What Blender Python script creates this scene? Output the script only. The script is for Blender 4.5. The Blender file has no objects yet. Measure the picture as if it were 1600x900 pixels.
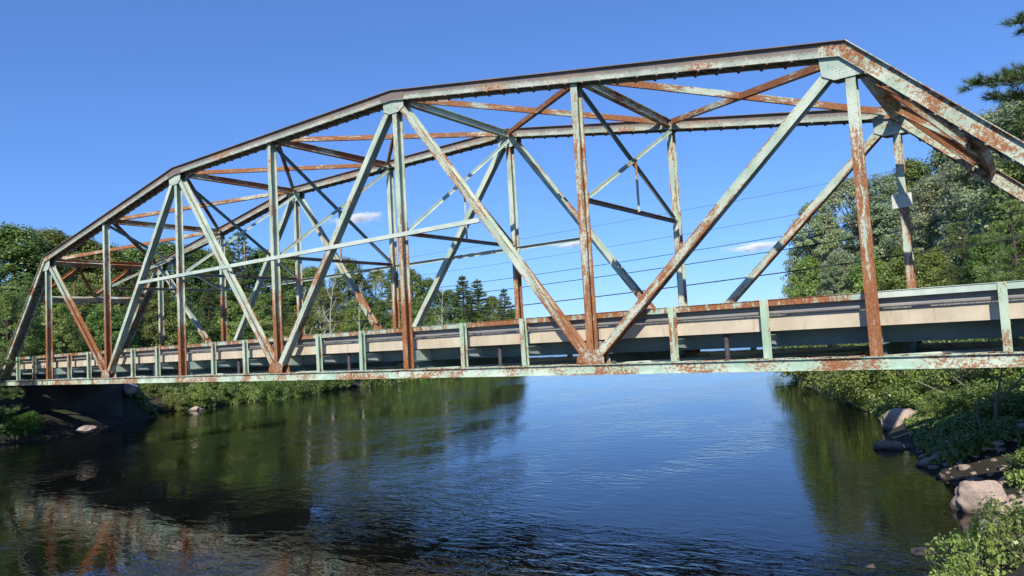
import bpy, bmesh, math, random
import numpy as np
from mathutils import Vector, Matrix, noise
rnd = random.Random(7)
RAD = math.radians
C = bpy.context.scene.collection
scene = bpy.context.scene

# ---------------------------------------------------------------- camera
CAM = np.array([25.93, -18.57, 0.89])
YAW, PITCH, ROLL, F = -.6308, .0704, -.0569, 1119.0
fw = np.array([math.sin(YAW)*math.cos(PITCH), math.cos(YAW)*math.cos(PITCH), math.sin(PITCH)])
rt0 = np.array([math.cos(YAW), -math.sin(YAW), 0.0]); up0 = np.cross(rt0, fw)
rt = rt0*math.cos(ROLL)+up0*math.sin(ROLL); up = -rt0*math.sin(ROLL)+up0*math.cos(ROLL)
cd = bpy.data.cameras.new('camera'); cam = bpy.data.objects.new('camera', cd); C.objects.link(cam)
cd.sensor_width = 36; cd.lens = 36*F/1600; cd.clip_end = 20000; cd.clip_start = 0.1
M = Matrix(((rt[0], up[0], -fw[0], CAM[0]), (rt[1], up[1], -fw[1], CAM[1]), (rt[2], up[2], -fw[2], CAM[2]), (0, 0, 0, 1)))
cam.matrix_world = M
scene.camera = cam

# ---------------------------------------------------------------- sky and sun
SUN_EL, SUN_DIR = RAD(37), Vector((0.43, -1.0, 0)).normalized()     # horizontal direction towards the sun
w = bpy.data.worlds.new('World'); scene.world = w; w.use_nodes = True
nt = w.node_tree; nt.nodes.clear()
sky = nt.nodes.new('ShaderNodeTexSky'); sky.sky_type = 'NISHITA'; sky.sun_disc = False
sky.sun_elevation = SUN_EL; sky.sun_rotation = math.atan2(SUN_DIR.x, SUN_DIR.y)
sky.altitude = 300; sky.air_density = 1.0; sky.dust_density = 0.0; sky.ozone_density = 6.0
def vm(op, v):                         # camera-like tone of a polarised blue sky
    n = nt.nodes.new('ShaderNodeVectorMath'); n.operation = op; n.inputs[1].default_value = v; return n
m1 = vm('MULTIPLY', (.1, .1, .1)); gm = nt.nodes.new('ShaderNodeGamma'); gm.inputs[1].default_value = .75; hs = vm('MULTIPLY', (5.75, 8.35, 13.1))
nt.links.new(m1.outputs[0], gm.inputs[0]); nt.links.new(gm.outputs[0], hs.inputs[0])
bg = nt.nodes.new('ShaderNodeBackground'); bg.inputs['Strength'].default_value = 0.10
wo = nt.nodes.new('ShaderNodeOutputWorld')
nt.links.new(sky.outputs[0], m1.inputs[0]); nt.links.new(hs.outputs[0], bg.inputs['Color']); nt.links.new(bg.outputs[0], wo.inputs[0])
sd = bpy.data.lights.new('sun', 'SUN'); sd.energy = 4.9; sd.angle = RAD(0.5); sd.color = (1.0, .94, .83)
so = bpy.data.objects.new('sun', sd); C.objects.link(so)
tosun = Vector((SUN_DIR.x*math.cos(SUN_EL), SUN_DIR.y*math.cos(SUN_EL), math.sin(SUN_EL)))
so.rotation_euler = tosun.to_track_quat('Z', 'Y').to_euler()
scene.view_settings.view_transform = 'Standard'; scene.view_settings.look = 'None'
scene.view_settings.exposure = 0.14; scene.view_settings.gamma = 1.0; scene.view_settings.use_curve_mapping = False
cy = scene.cycles
cy.max_bounces = 6; cy.diffuse_bounces = 2; cy.glossy_bounces = 3; cy.transmission_bounces = 3; cy.transparent_max_bounces = 6; cy.volume_bounces = 4
cy.sample_clamp_indirect = 6

# ---------------------------------------------------------------- helpers
def ray(x, y): return fw+rt*(x-800)/F-up*(y-450)/F
def onZ(x, y, Z):
    d = ray(x, y); t = (Z-CAM[2])/d[2]; return CAM+d*t
def atD(x, y, D):                     # the point seen there at horizontal distance D
    d = ray(x, y); t = D/math.hypot(d[0], d[1]); return CAM+d*t

def mat(name, build):
    m = bpy.data.materials.new(name); m.use_nodes = True
    n = m.node_tree; n.nodes.clear()
    o = n.nodes.new('ShaderNodeOutputMaterial'); b = n.nodes.new('ShaderNodeBsdfPrincipled')
    n.links.new(b.outputs[0], o.inputs['Surface'])
    build(n, b, o); return m
def N(n, t, **k):
    x = n.nodes.new(t)
    for a, v in k.items():
        if hasattr(x, a): setattr(x, a, v)
        else: x.inputs[a.replace('_', ' ')].default_value = v
    return x
def L(n, a, b): n.links.new(a, b)
def mixc(n, f, a, b, bt='MIX'):
    m = n.nodes.new('ShaderNodeMix'); m.data_type = 'RGBA'; m.blend_type = bt
    for s, v in ((m.inputs[0], f), (m.inputs[6], a), (m.inputs[7], b)):
        if isinstance(v, bpy.types.NodeSocket): n.links.new(v, s)
        else: s.default_value = v if isinstance(v, (int, float)) else (*v, 1)
    return m.outputs[2]
def mth(n, op, a, b=None, cl=False):
    m = n.nodes.new('ShaderNodeMath'); m.operation = op; m.use_clamp = cl
    for s, v in zip(m.inputs, (a, b)):
        if v is None: continue
        if isinstance(v, bpy.types.NodeSocket): n.links.new(v, s)
        else: s.default_value = v
    return m.outputs[0]
def sm(n, v, lo, hi, a=0.0, b=1.0):
    m = n.nodes.new('ShaderNodeMapRange'); m.interpolation_type = 'SMOOTHSTEP'
    n.links.new(v, m.inputs[0])
    for i, q in enumerate((lo, hi, a, b)): m.inputs[i+1].default_value = q
    return m.outputs[0]
def coords(n, scale=(1, 1, 1), space='Object', rand=True):
    t = n.nodes.new('ShaderNodeTexCoord'); v = t.outputs[space]
    if rand:
        oi = n.nodes.new('ShaderNodeObjectInfo'); k = mth(n, 'MULTIPLY', oi.outputs['Random'], 173.0)
        c = n.nodes.new('ShaderNodeCombineXYZ'); n.links.new(k, c.inputs[0]); n.links.new(k, c.inputs[1])
        a = n.nodes.new('ShaderNodeVectorMath'); a.operation = 'ADD'; n.links.new(v, a.inputs[0]); n.links.new(c.outputs[0], a.inputs[1]); v = a.outputs[0]
    mp = n.nodes.new('ShaderNodeMapping'); mp.inputs['Scale'].default_value = scale
    n.links.new(v, mp.inputs[0]); return mp.outputs[0]
def nz(n, vec, scale, detail=4, rough=.55):
    x = n.nodes.new('ShaderNodeTexNoise'); x.inputs['Scale'].default_value = scale; x.inputs['Detail'].default_value = detail
    x.inputs['Roughness'].default_value = rough; n.links.new(vec, x.inputs['Vector']); return x.outputs['Fac']
def bump(n, b, h, strength=.3, dist=.01):
    u = n.nodes.new('ShaderNodeBump'); u.inputs['Strength'].default_value = strength; u.inputs['Distance'].default_value = dist
    n.links.new(h, u.inputs['Height']); n.links.new(u.outputs[0], b.inputs['Normal'])

# ---------------------------------------------------------------- materials
def steel(name, bias, low=0.0, stretch=.16, paintA=(.34, .455, .35), paintB=(.54, .60, .48), brown=0.0, edge=False):
    """chalky green paint over rust; bias raises the rust share, low adds rust near the deck (road salt)"""
    def bd(n, b, o):
        v = coords(n, (1, 1, stretch)); g = n.nodes.new('ShaderNodeNewGeometry')
        s = n.nodes.new('ShaderNodeSeparateXYZ'); n.links.new(g.outputs['Position'], s.inputs[0])
        v2 = coords(n, (1, 1, .5 if stretch < 1 else 1.4))
        big = nz(n, v, 10, 8, .74); fine = nz(n, v2, 24, 6, .74); tint = nz(n, v2, 1.7, 4, .6)
        patch = nz(n, v2, .7, 4, .6)
        h = mth(n, 'ADD', mth(n, 'MULTIPLY', big, .55), mth(n, 'MULTIPLY', fine, .45))
        h = mth(n, 'ADD', h, mth(n, 'MULTIPLY', mth(n, 'SUBTRACT', patch, .5), .55))
        oi = n.nodes.new('ShaderNodeObjectInfo'); h = mth(n, 'ADD', h, mth(n, 'MULTIPLY', mth(n, 'SUBTRACT', oi.outputs['Random'], .5), .025))
        lo = sm(n, s.outputs[2], .2, 7.5, low, 0)
        if brown:
            at = n.nodes.new('ShaderNodeAttribute'); at.attribute_name = 'depth_down'
        h = mth(n, 'ADD', h, lo)
        so_ = n.nodes.new('ShaderNodeTexCoord'); sx_ = n.nodes.new('ShaderNodeSeparateXYZ'); L(n, so_.outputs['Object'], sx_.inputs[0])
        if edge: h = mth(n, 'ADD', h, sm(n, mth(n, 'ABSOLUTE', sx_.outputs[0]), .055, .12, -.012, .045))
        f = sm(n, h, .545-bias, .60-bias)
        halo = sm(n, h, .50-bias, .58-bias)
        paint = mixc(n, sm(n, tint, .35, .65), paintA, paintB)
        if brown:                       # maroon-grey weathering that starts under the cover plate
            e = mth(n, 'SUBTRACT', mth(n, 'ADD', mth(n, 'MULTIPLY', fine, .5), mth(n, 'MULTIPLY', big, .6)), mth(n, 'MULTIPLY', at.outputs['Fac'], .48))
            paint = mixc(n, mth(n, 'MULTIPLY', sm(n, e, .20, .32), brown), paint, (.165, .115, .105))
        paint = mixc(n, mth(n, 'MULTIPLY', halo, .45), paint, (.55, .47, .32))
        rust = mixc(n, sm(n, fine, .35, .68), (.20, .068, .028), (.40, .175, .07))
        rust = mixc(n, mth(n, 'MULTIPLY', sm(n, tint, .55, .8), .6), rust, (.46, .27, .13))
        L(n, mixc(n, f, paint, rust), b.inputs['Base Color'])
        b.inputs['Roughness'].default_value = .72; b.inputs['Specular IOR Level'].default_value = .3
        bump(n, b, mth(n, 'MULTIPLY', f, fine), .5, .012)
    return mat(name, bd)
M_vert = steel('painted_steel_streaked', .005, .13, .13, edge=True)
M_diag = steel('painted_steel_mottled', .0, .09, .13, edge=True)
M_diagG = steel('painted_steel_sound', -.05, .05, .13, edge=True)
M_diagR = steel('painted_steel_rustier', .03, .09, .13, edge=True)
M_lat = steel('rusted_steel_brace', .13)
M_strut = steel('weathered_steel_strut', .08, 0, .3)
M_pale = steel('pale_painted_steel', -.08, 0, .3, (.40, .50, .42), (.58, .64, .54))
M_top = steel('weathered_chord_steel', -.02, 0, 1.6, (.30, .37, .30), (.47, .50, .42), .85)
M_endp = steel('rusted_end_post_steel', .045, 0, 1.0)
M_bot = steel('bottom_chord_steel', .035, 0, 1.6, (.36, .52, .40), (.56, .66, .53))
M_gus = steel('gusset_steel', -.01, .12, 1.0, (.36, .46, .38), (.48, .56, .47))
M_rail = steel('rail_steel', .08, 0, .3, (.33, .48, .38), (.42, .56, .45))
M_post = steel('rail_post_steel', .02, 0, .22, (.32, .48, .34), (.50, .60, .45))
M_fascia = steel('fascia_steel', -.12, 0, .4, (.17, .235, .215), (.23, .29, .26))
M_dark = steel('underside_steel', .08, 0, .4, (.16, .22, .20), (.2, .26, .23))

def b_conc(n, b, o):
    v = coords(n, (1, 1, 1), rand=False); st = coords(n, (6, 6, .8), rand=False)
    a = nz(n, v, 1.2, 6); s = nz(n, st, 1.2, 4); f = nz(n, v, 25, 4)
    c = mixc(n, sm(n, a, .35, .65), (.50, .42, .30), (.62, .53, .395))
    c = mixc(n, mth(n, 'MULTIPLY', sm(n, s, .52, .72), .38), c, (.30, .23, .16))
    c = mixc(n, mth(n, 'MULTIPLY', sm(n, f, .6, .75), .3), c, (.33, .25, .2))
    L(n, c, b.inputs['Base Color']); b.inputs['Roughness'].default_value = .9; bump(n, b, f, .4, .01)
M_conc = mat('weathered_concrete', b_conc)
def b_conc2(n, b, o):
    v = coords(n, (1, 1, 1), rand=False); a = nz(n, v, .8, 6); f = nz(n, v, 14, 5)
    c = mixc(n, sm(n, a, .3, .7), (.045, .042, .038), (.10, .09, .08))  # abutment concrete coloured darker to stand for the shade of trees
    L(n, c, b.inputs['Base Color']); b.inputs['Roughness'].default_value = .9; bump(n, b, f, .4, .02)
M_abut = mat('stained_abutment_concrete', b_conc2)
def b_asph(n, b, o):
    v = coords(n, (1, 1, 1), rand=False); f = nz(n, v, 60, 3); a = nz(n, v, .6, 4)
    L(n, mixc(n, f, mixc(n, a, (.035, .035, .036), (.06, .06, .058)), (.09, .09, .09)), b.inputs['Base Color']); b.inputs['Roughness'].default_value = .9
M_asph = mat('asphalt', b_asph)
def b_galv(n, b, o):
    v = coords(n, (.15, 1, 1)); a = nz(n, v, 5, 5)
    L(n, mixc(n, sm(n, a, .3, .7), (.22, .215, .20), (.34, .32, .29)), b.inputs['Base Color']); b.inputs['Roughness'].default_value = .55; b.inputs['Metallic'].default_value = .25
M_galv = mat('galvanised_guardrail', b_galv)
def plain(name, c1, c2, scale=8, rough=.8, stretch=(1, 1, 1)):
    def bd(n, b, o):
        v = coords(n, stretch); a = nz(n, v, scale, 5, .6)
        L(n, mixc(n, sm(n, a, .35, .65), c1, c2), b.inputs['Base Color']); b.inputs['Roughness'].default_value = rough
        bump(n, b, a, .4, .02)
    return mat(name, bd)
M_pipe = plain('drain_pipe_paint', (.06, .05, .06), (.11, .09, .09))
M_wood = plain('pole_wood', (.13, .07, .045), (.22, .13, .09), 5, .9, (4, 4, .3))
M_sign = plain('faded_notice_plate', (.50, .53, .44), (.62, .63, .54), 5)
M_signtext = plain('faded_notice_lettering', (.38, .39, .33), (.42, .42, .36), 6)
M_wire = plain('cable_rubber', (.02, .02, .022), (.03, .03, .03))
M_bolt = plain('bolt_steel', (.05, .04, .035), (.08, .06, .05))
M_barkD = plain('dark_bark', (.05, .038, .028), (.11, .085, .065), 6, .95, (3, 3, .5))
M_barkB = plain('pale_birch_bark', (.32, .30, .27), (.62, .59, .54), 4, .8, (1, 1, 3))
M_twig = plain('grey_twig_bark', (.20, .16, .13), (.34, .28, .23), 9)
M_log = plain('bleached_log', (.42, .36, .31), (.62, .56, .5), 6, .8, (1, 1, .3))

def b_rock(n, b, o):
    v = coords(n); a = nz(n, v, 1.6, 7, .6); f = nz(n, v, 22, 5, .7); g = n.nodes.new('ShaderNodeNewGeometry')
    s = n.nodes.new('ShaderNodeSeparateXYZ'); n.links.new(g.outputs['Position'], s.inputs[0])
    c = mixc(n, sm(n, a, .3, .7), (.34, .26, .21), (.56, .44, .355))
    c = mixc(n, mth(n, 'MULTIPLY', sm(n, f, .5, .7), .5), c, (.16, .13, .12))
    wet = sm(n, s.outputs[2], -3.73, -3.53, .85, 0)
    c = mixc(n, wet, c, (.05, .04, .035))
    L(n, c, b.inputs['Base Color']); b.inputs['Roughness'].default_value = .85; bump(n, b, mth(n, 'ADD', a, mth(n, 'MULTIPLY', f, .4)), .9, .10)
M_rock = mat('granite', b_rock)

def b_ground(n, b, o):
    v = coords(n, rand=False); a = nz(n, v, .35, 6, .6); f = nz(n, v, 5, 6, .7)
    c = mixc(n, sm(n, a, .4, .6), (.030, .023, .016), (.032, .042, .018))
    c = mixc(n, mth(n, 'MULTIPLY', sm(n, f, .5, .7), .7), c, (.075, .058, .04))
    L(n, c, b.inputs['Base Color']); b.inputs['Roughness'].default_value = 1; bump(n, b, f, .8, .08)
M_ground = mat('bank_soil', b_ground)

def b_water(n, b, o):
    g = n.nodes.new('ShaderNodeNewGeometry'); P = g.outputs['Position']
    def mp(sc, rz=0):
        m = n.nodes.new('ShaderNodeMapping'); m.inputs['Scale'].default_value = sc; m.inputs['Rotation'].default_value = (0, 0, rz); L(n, P, m.inputs[0]); return m.outputs[0]
    big = nz(n, mp((.22, .10, 1), .3), 1.0, 4, .6)
    med = nz(n, mp((1.3, 2.9, 1), -.62), 1.0, 3, .55); med.node.inputs['Distortion'].default_value = .7
    fin = nz(n, mp((4.5, 8.5, 1), -.5), 1.0, 2, .5)
    calm = sm(n, nz(n, mp((.16, .07, 1), .2), 1.0, 4, .6), .42, .60, .30, 1.75)
    h = mth(n, 'ADD', mth(n, 'MULTIPLY', big, .13), mth(n, 'ADD', mth(n, 'MULTIPLY', med, .062), mth(n, 'MULTIPLY', fin, .014)))
    u = n.nodes.new('ShaderNodeBump'); u.inputs['Distance'].default_value = .55; L(n, mth(n, 'MULTIPLY', calm, .62), u.inputs['Strength']); L(n, h, u.inputs['Height'])
    L(n, u.outputs[0], b.inputs['Normal'])
    bed = nz(n, mp((.5, .35, 1)), 1.0, 5, .65)
    L(n, mixc(n, sm(n, bed, .4, .62), (.002, .003, .0025), (.005, .005, .0035)), b.inputs['Base Color'])
    b.inputs['IOR'].default_value = 1.42
    sp = n.nodes.new('ShaderNodeSeparateXYZ'); L(n, P, sp.inputs[0]); L(n, sm(n, sp.outputs[1], 60, 160, .02, .22), b.inputs['Roughness'])   # wind-ruffled lake beyond the river mouth
M_water = mat('river_water', b_water)

def leafmat(name, c1, c2, trans=.3, sheen=.35, under=None):
    def bd(n, b, o):
        v = coords(n); a = nz(n, v, .55, 3); f = nz(n, v, 7, 2)
        oi = n.nodes.new('ShaderNodeObjectInfo')
        c = mixc(n, sm(n, mth(n, 'ADD', mth(n, 'MULTIPLY', a, .5), mth(n, 'MULTIPLY', f, .5)), .4, .6), c1, c2)
        hv = n.nodes.new('ShaderNodeHueSaturation'); L(n, c, hv.inputs['Color'])
        L(n, mth(n, 'ADD', mth(n, 'MULTIPLY', oi.outputs['Random'], .05), .475), hv.inputs['Hue'])
        L(n, mth(n, 'ADD', mth(n, 'MULTIPLY', mth(n, 'FRACT', mth(n, 'MULTIPLY', oi.outputs['Random'], 7.3)), .5), .75), hv.inputs['Value'])
        c = hv.outputs[0]
        if under:
            g = n.nodes.new('ShaderNodeNewGeometry'); c = mixc(n, g.outputs['Backfacing'], c, under)
        L(n, c, b.inputs['Base Color']); b.inputs['Roughness'].default_value = sheen; b.inputs['Specular IOR Level'].default_value = .35
        t = n.nodes.new('ShaderNodeBsdfTranslucent'); L(n, c, t.inputs['Color'])
        m = n.nodes.new('ShaderNodeMixShader'); m.inputs[0].default_value = trans
        L(n, b.outputs[0], m.inputs[1]); L(n, t.outputs[0], m.inputs[2]); L(n, m.outputs[0], o.inputs['Surface'])
    return mat(name, bd)
LF_dark = leafmat('maple_leaves', (.12, .175, .042), (.26, .345, .095))
LF_mid = leafmat('birch_leaves', (.15, .215, .052), (.31, .385, .115))
LF_bright = leafmat('alder_leaves', (.15, .235, .05), (.30, .40, .11), .35)
LF_silver = leafmat('poplar_leaves', (.19, .27, .11), (.39, .46, .24), .28, .45, (.56, .60, .49))
LF_pine = leafmat('pine_needles', (.10, .155, .05), (.20, .28, .085), .15, .5)
LF_pinehi = leafmat('sunlit_pine_needles', (.12, .19, .05), (.22, .31, .10), .2, .5)  # lighter green needles for the soft pines and the near boughs
LF_grass = leafmat('grass_blades', (.06, .12, .02), (.12, .2, .04), .3, .5)

# ---------------------------------------------------------------- mesh building
class MB:
    def __init__(s): s.v = []; s.f = []; s.dd = None
    def add(s, vs, fs):
        k = len(s.v); s.v += [tuple(a) for a in vs]; s.f += [tuple(i+k for i in f) for f in fs]
    def box(s, x0, x1, y0, y1, z0, z1):
        s.add([(x, y, z) for z in (z0, z1) for y in (y0, y1) for x in (x0, x1)],
              [(0, 2, 3, 1), (4, 5, 7, 6), (0, 1, 5, 4), (2, 6, 7, 3), (0, 4, 6, 2), (1, 3, 7, 5)])
    def bar(s, a, b, wx, wy, ref=(0, 1, 0)):
        a = Vector(a); b = Vector(b); z = (b-a).normalized(); y = Vector(ref); y = (y-z*y.dot(z)).normalized(); x = y.cross(z)
        vs = [p+x*i*wx/2+y*j*wy/2 for p in (a, b) for j in (-1, 1) for i in (-1, 1)]
        s.add(vs, [(0, 2, 3, 1), (4, 5, 7, 6), (0, 1, 5, 4), (2, 6, 7, 3), (0, 4, 6, 2), (1, 3, 7, 5)])
    def tube(s, pts, rs, n=7, cap=True):
        pts = [Vector(p) for p in pts]; rings = []
        for i, p in enumerate(pts):
            d = (pts[min(i+1, len(pts)-1)]-pts[max(i-1, 0)]).normalized()
            u = d.cross(Vector((.31, .17, .93))).normalized(); v = d.cross(u)
            rings.append([p+(u*math.cos(6.2832*k/n)+v*math.sin(6.2832*k/n))*rs[i] for k in range(n)])
        vs = [q for r_ in rings for q in r_]; fs = []
        for i in range(len(pts)-1):
            for k in range(n): fs.append((i*n+k, i*n+(k+1) % n, (i+1)*n+(k+1) % n, (i+1)*n+k))
        if cap: fs += [tuple(range(n))[::-1], tuple((len(pts)-1)*n+k for k in range(n))]
        s.add(vs, fs)
    def rivet(s, p, nrm, r=.02):
        nrm = Vector(nrm).normalized(); u = nrm.orthogonal().normalized(); v = nrm.cross(u); p = Vector(p)
        vs = [p+(u*math.cos(k*1.0472)+v*math.sin(k*1.0472))*r for k in range(6)]
        vs += [p+nrm*r*.6+(u*math.cos(k*1.0472)+v*math.sin(k*1.0472))*r*.62 for k in range(6)]
        s.add(vs, [(k, (k+1) % 6, 6+(k+1) % 6, 6+k) for k in range(6)]+[(6, 7, 8, 9, 10, 11)])
    def build(s, name, m, parent=None, mw=None):
        me = bpy.data.meshes.new(name); me.from_pydata(s.v, [], s.f); me.materials.append(m); me.update()
        if s.dd:
            at = me.attributes.new('depth_down', 'FLOAT', 'POINT'); d_ = s.dd+[.5]*(len(s.v)-len(s.dd)); at.data.foreach_set('value', d_)
        o = bpy.data.objects.new(name, me); C.objects.link(o)
        if parent:
            o.parent = parent
            if parent.type == 'MESH': o.matrix_parent_inverse = parent.matrix_basis.inverted()
        if mw is not None: o.matrix_local = mw
        return o
def npmesh(name, V, Q, m):            # V (n,3), Q (k,3|4)
    me = bpy.data.meshes.new(name); k = Q.shape[1]
    me.vertices.add(len(V)); me.vertices.foreach_set('co', V.astype(np.float32).ravel())
    me.loops.add(Q.size); me.loops.foreach_set('vertex_index', Q.astype(np.int32).ravel())
    me.polygons.add(len(Q)); me.polygons.foreach_set('loop_start', np.arange(0, Q.size, k, dtype=np.int32)); me.polygons.foreach_set('loop_total', np.full(len(Q), k, np.int32))
    me.materials.append(m); me.update(calc_edges=True); return me
def link(name, me, parent=None, loc=None):
    o = bpy.data.objects.new(name, me); C.objects.link(o)
    if parent: o.parent = parent
    if loc is not None: o.location = loc
    return o
def tag(o, label=None, cat=None, group=None, kind=None):
    for k, v in (('label', label), ('category', cat), ('group', group), ('kind', kind)):
        if v: o[k] = v
    return o
def empty(name, loc=(0, 0, 0), rz=0): 
    o = bpy.data.objects.new(name, None); C.objects.link(o); o.location = loc; o.rotation_euler = (0, 0, rz); o.empty_display_size = .3; return o
def copy_tree(o, parent=None):
    c = o.copy(); C.objects.link(c); c.parent = parent
    for ch in o.children: copy_tree(ch, c)
    return c

# ---------------------------------------------------------------- terrain
WZ = -3.75
KS = (CAM[2]-WZ)/3.99                # banks were surveyed for a river 3.99 m below the eye; this rescales them to the true level
def ks(x, y): return (CAM[0]+(x-CAM[0])*KS, CAM[1]+(y-CAM[1])*KS)
def kz(z): return CAM[2]+(z-CAM[2])*KS
left_land = [(-29.4, 8), (-27.4, 10.2), (-26.5, 12), (-28.3, 18), (-29.6, 25.7), (-32.2, 34.5), (-34.5, 49), (-43, 68), (-59, 97.7),
             (-80, 112), (-150, 128), (-420, 150), (-2600, 150), (-2600, -1500), (-400, -1500), (-90, -200), (-50, -90), (-36, -45)]
left_land = [(-25.2, -1), (-25.6, 2.2), (-28, 5.5), (-31.5, 9.5)]+[ks(*p) for p in left_land]+[(-31, -20), (-24, -15), (-22.6, -8), (-24.5, -3)]
right_land = [(24.6, -4.2), (24.5, -2), (24.75, -.8), (24.3, .3), (23.3, 2.7), (22.4, 6), (21.4, 9), (20.7, 12.9), (17.5, 20), (13.5, 29), (10.2, 39), (8.8, 46), (11, 58), (30, 85), (90, 125), (400, 170),
              (2600, 170), (2600, -1500), (400, -1500), (80, -200), (34, -60), (27, -28), (25.4, -19), (24.6, -13), (24.2, -8), (24.3, -6)]
right_land = [ks(*p) for p in right_land]
def sdf(px, py, poly):
    P = np.array(poly, float); Q = np.roll(P, -1, 0); d = np.full(px.shape, 1e18); ins = np.zeros(px.shape, bool)
    for (ax, ay), (bx, by) in zip(P, Q):
        ex, ey = bx-ax, by-ay; t = np.clip(((px-ax)*ex+(py-ay)*ey)/(ex*ex+ey*ey), 0, 1)
        d = np.minimum(d, (px-ax-t*ex)**2+(py-ay-t*ey)**2)
        c = ((ay > py) != (by > py)) & (px < (bx-ax)*(py-ay)/(by-ay+1e-12)+ax); ins ^= c
    return np.where(ins, 1, -1)*np.sqrt(d)
def gz(px, py):
    px = np.asarray(px, float); py = np.asarray(py, float)
    d = np.maximum(sdf(px, py, left_land), sdf(px, py, right_land))
    far = np.clip((py-1700)/300, 0, 1)                        # the far shore of the lake
    d = np.where(far > 0, np.maximum(d, far*30), d)
    wob = .22*np.sin(px*1.1+.6*np.sin(py*.9))*np.sin(py*1.3+.5*np.sin(px*.7))+.12*np.sin(px*2.9+py*2.1)
    z = np.where(d > 0, WZ+1.7*(1-np.exp(-np.maximum(d, 0)/3.0))+.045*np.minimum(d, 40)+wob*np.clip(d/2, 0, 1), WZ-1.6*(1-np.exp(np.minimum(d, 0)/3))-.02)
    # spit and the low apron below the left abutment stay low
    pass
    for sgn in (-1, 1):                                       # road embankments
        a = np.clip((sgn*px-31)/2.5, 0, 1); e = np.clip(1-(np.abs(py-3.5)-4.6)/4.5, 0, 1); k = a*e*e*(3-2*e)
        z = z*(1-k)+.85*k
    return z
def gz1(x, y): return float(gz(np.array([x]), np.array([y]))[0])
n_ = 420; u_ = np.linspace(-1, 1, n_); ax = 40*np.sinh(u_*5.06)*.95
xs, ys = np.meshgrid(ax*.78, ax*.78+10); zs = gz(xs, ys)
V = np.stack([xs, ys, zs], -1).reshape(-1, 3); i_ = np.arange(n_*n_).reshape(n_, n_)
Q = np.stack([i_[:-1, :-1], i_[:-1, 1:], i_[1:, 1:], i_[1:, :-1]], -1).reshape(-1, 4)
me = npmesh('ground', V, Q, M_ground); me.polygons.foreach_set('use_smooth', np.ones(len(Q), bool))
tag(link('ground', me), kind='structure')
mb = MB(); mb.add([(-2400, -2300, WZ), (2400, -2300, WZ), (2400, 2350, WZ), (-2400, 2350, WZ)], [(0, 1, 2, 3)])
tag(mb.build('river', M_water), kind='structure')
# approach roads
for sx in (-1, 1):
    mb = MB(); x0, x1 = (30.45, 160) if sx > 0 else (-160, -30.45)
    mb.box(x0, x1, .5, 6.47, .75, .955); tag(mb.build('road', M_asph), kind='structure')

# ---------------------------------------------------------------- the bridge
P, W = 7.6, 6.97
H = {0: 0, 1: 7.53, 2: 8.92, 3: 10.19, 4: 10.25, 5: 10.19, 6: 8.96, 7: 7.53, 8: 0}
K = lambda i: (i-4)*P
bridge = tag(empty('truss_bridge'), 'long pale green steel truss road bridge streaked with rust, spanning the whole river', 'bridge')

def frame(a, b, nrm):
    a = Vector(a); b = Vector(b); z = (b-a).normalized(); y = Vector(nrm); y = (y-z*y.dot(z)).normalized(); x = y.cross(z)
    return Matrix(((x.x, y.x, z.x, a.x), (x.y, y.y, z.y, a.y), (x.z, y.z, z.z, a.z), (0, 0, 0, 1))), (b-a).length
def ibeam(mb, Ln, fwid, dep, t=.018, riv=0):
    mb.box(-fwid/2, fwid/2, -dep/2, -dep/2+t, 0, Ln); mb.box(-fwid/2, fwid/2, dep/2-t, dep/2, 0, Ln)
    mb.box(-t/2, t/2, -dep/2+t, dep/2-t, 0, Ln)
    if riv:
        for z in np.arange(.12, Ln, riv):
            for x in (-fwid*.27, fwid*.27): mb.rivet((x, -dep/2, z), (0, -1, 0), .016)
def member(name, a, b, nrm, fwid, dep, m, t=.018, riv=0, parent=bridge):
    mw, Ln = frame(a, b, nrm); mb = MB(); ibeam(mb, Ln, fwid, dep, t, riv); return mb.build(name, m, parent, mw)
def channel(name, a, b, nrm, hgt, dep, m, parent=bridge, t=.015):     # web across nrm, flanges pointing back along +nrm
    mw, Ln = frame(a, b, nrm); mb = MB()
    mb.box(-hgt/2, hgt/2, -t/2, t/2, 0, Ln); mb.box(-hgt/2, -hgt/2+t, t/2, dep, 0, Ln); mb.box(hgt/2-t, hgt/2, t/2, dep, 0, Ln)
    return mb.build(name, m, parent, mw)
def angle(name, a, b, nrm, hgt, dep, m, parent=bridge, t=.014):
    mw, Ln = frame(a, b, nrm); mb = MB()
    mb.box(-hgt/2, hgt/2, -t/2, t/2, 0, Ln); mb.box(hgt/2-t, hgt/2, t/2, dep, 0, Ln)
    return mb.build(name, m, parent, mw)
def lerp(a, b, t): return Vector(a)*(1-t)+Vector(b)*t

node = {i: Vector((K(i), 0, H[i])) for i in range(9)}
poly = [node[0], node[1], node[3], node[5], node[7], node[8]]
def sweep(mb, prof, pts, i0, i1, yoff):
    """extrude a box-chord profile (y, v) along the chord polyline with mitred joints"""
    rings = []
    for i in range(i0, i1+1):
        dp = (pts[i]-pts[i-1]).normalized() if i > 0 else None; dn = (pts[i+1]-pts[i]).normalized() if i < len(pts)-1 else None
        dp = dp or dn; dn = dn or dp; t = (dp+dn).normalized(); up_ = Vector((-t.z, 0, t.x)); sc = 1/max(.3, dn.dot(t))
        rings.append([Vector((pts[i].x, yoff, pts[i].z))+up_*v*sc+Vector((0, y, 0)) for y, v in prof])
    k = len(prof); mb.dd = (mb.dd or [])+[min(1, -v/.36) for _ in rings for y, v in prof]
    vs = [q for r_ in rings for q in r_]; fs = []
    for i in range(len(rings)-1):
        for j in range(k): fs.append((i*k+j, i*k+(j+1) % k, (i+1)*k+(j+1) % k, (i+1)*k+j))
    fs += [tuple(range(k))[::-1], tuple((len(rings)-1)*k+j for j in range(k))]
    mb.add(vs, fs)
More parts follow.
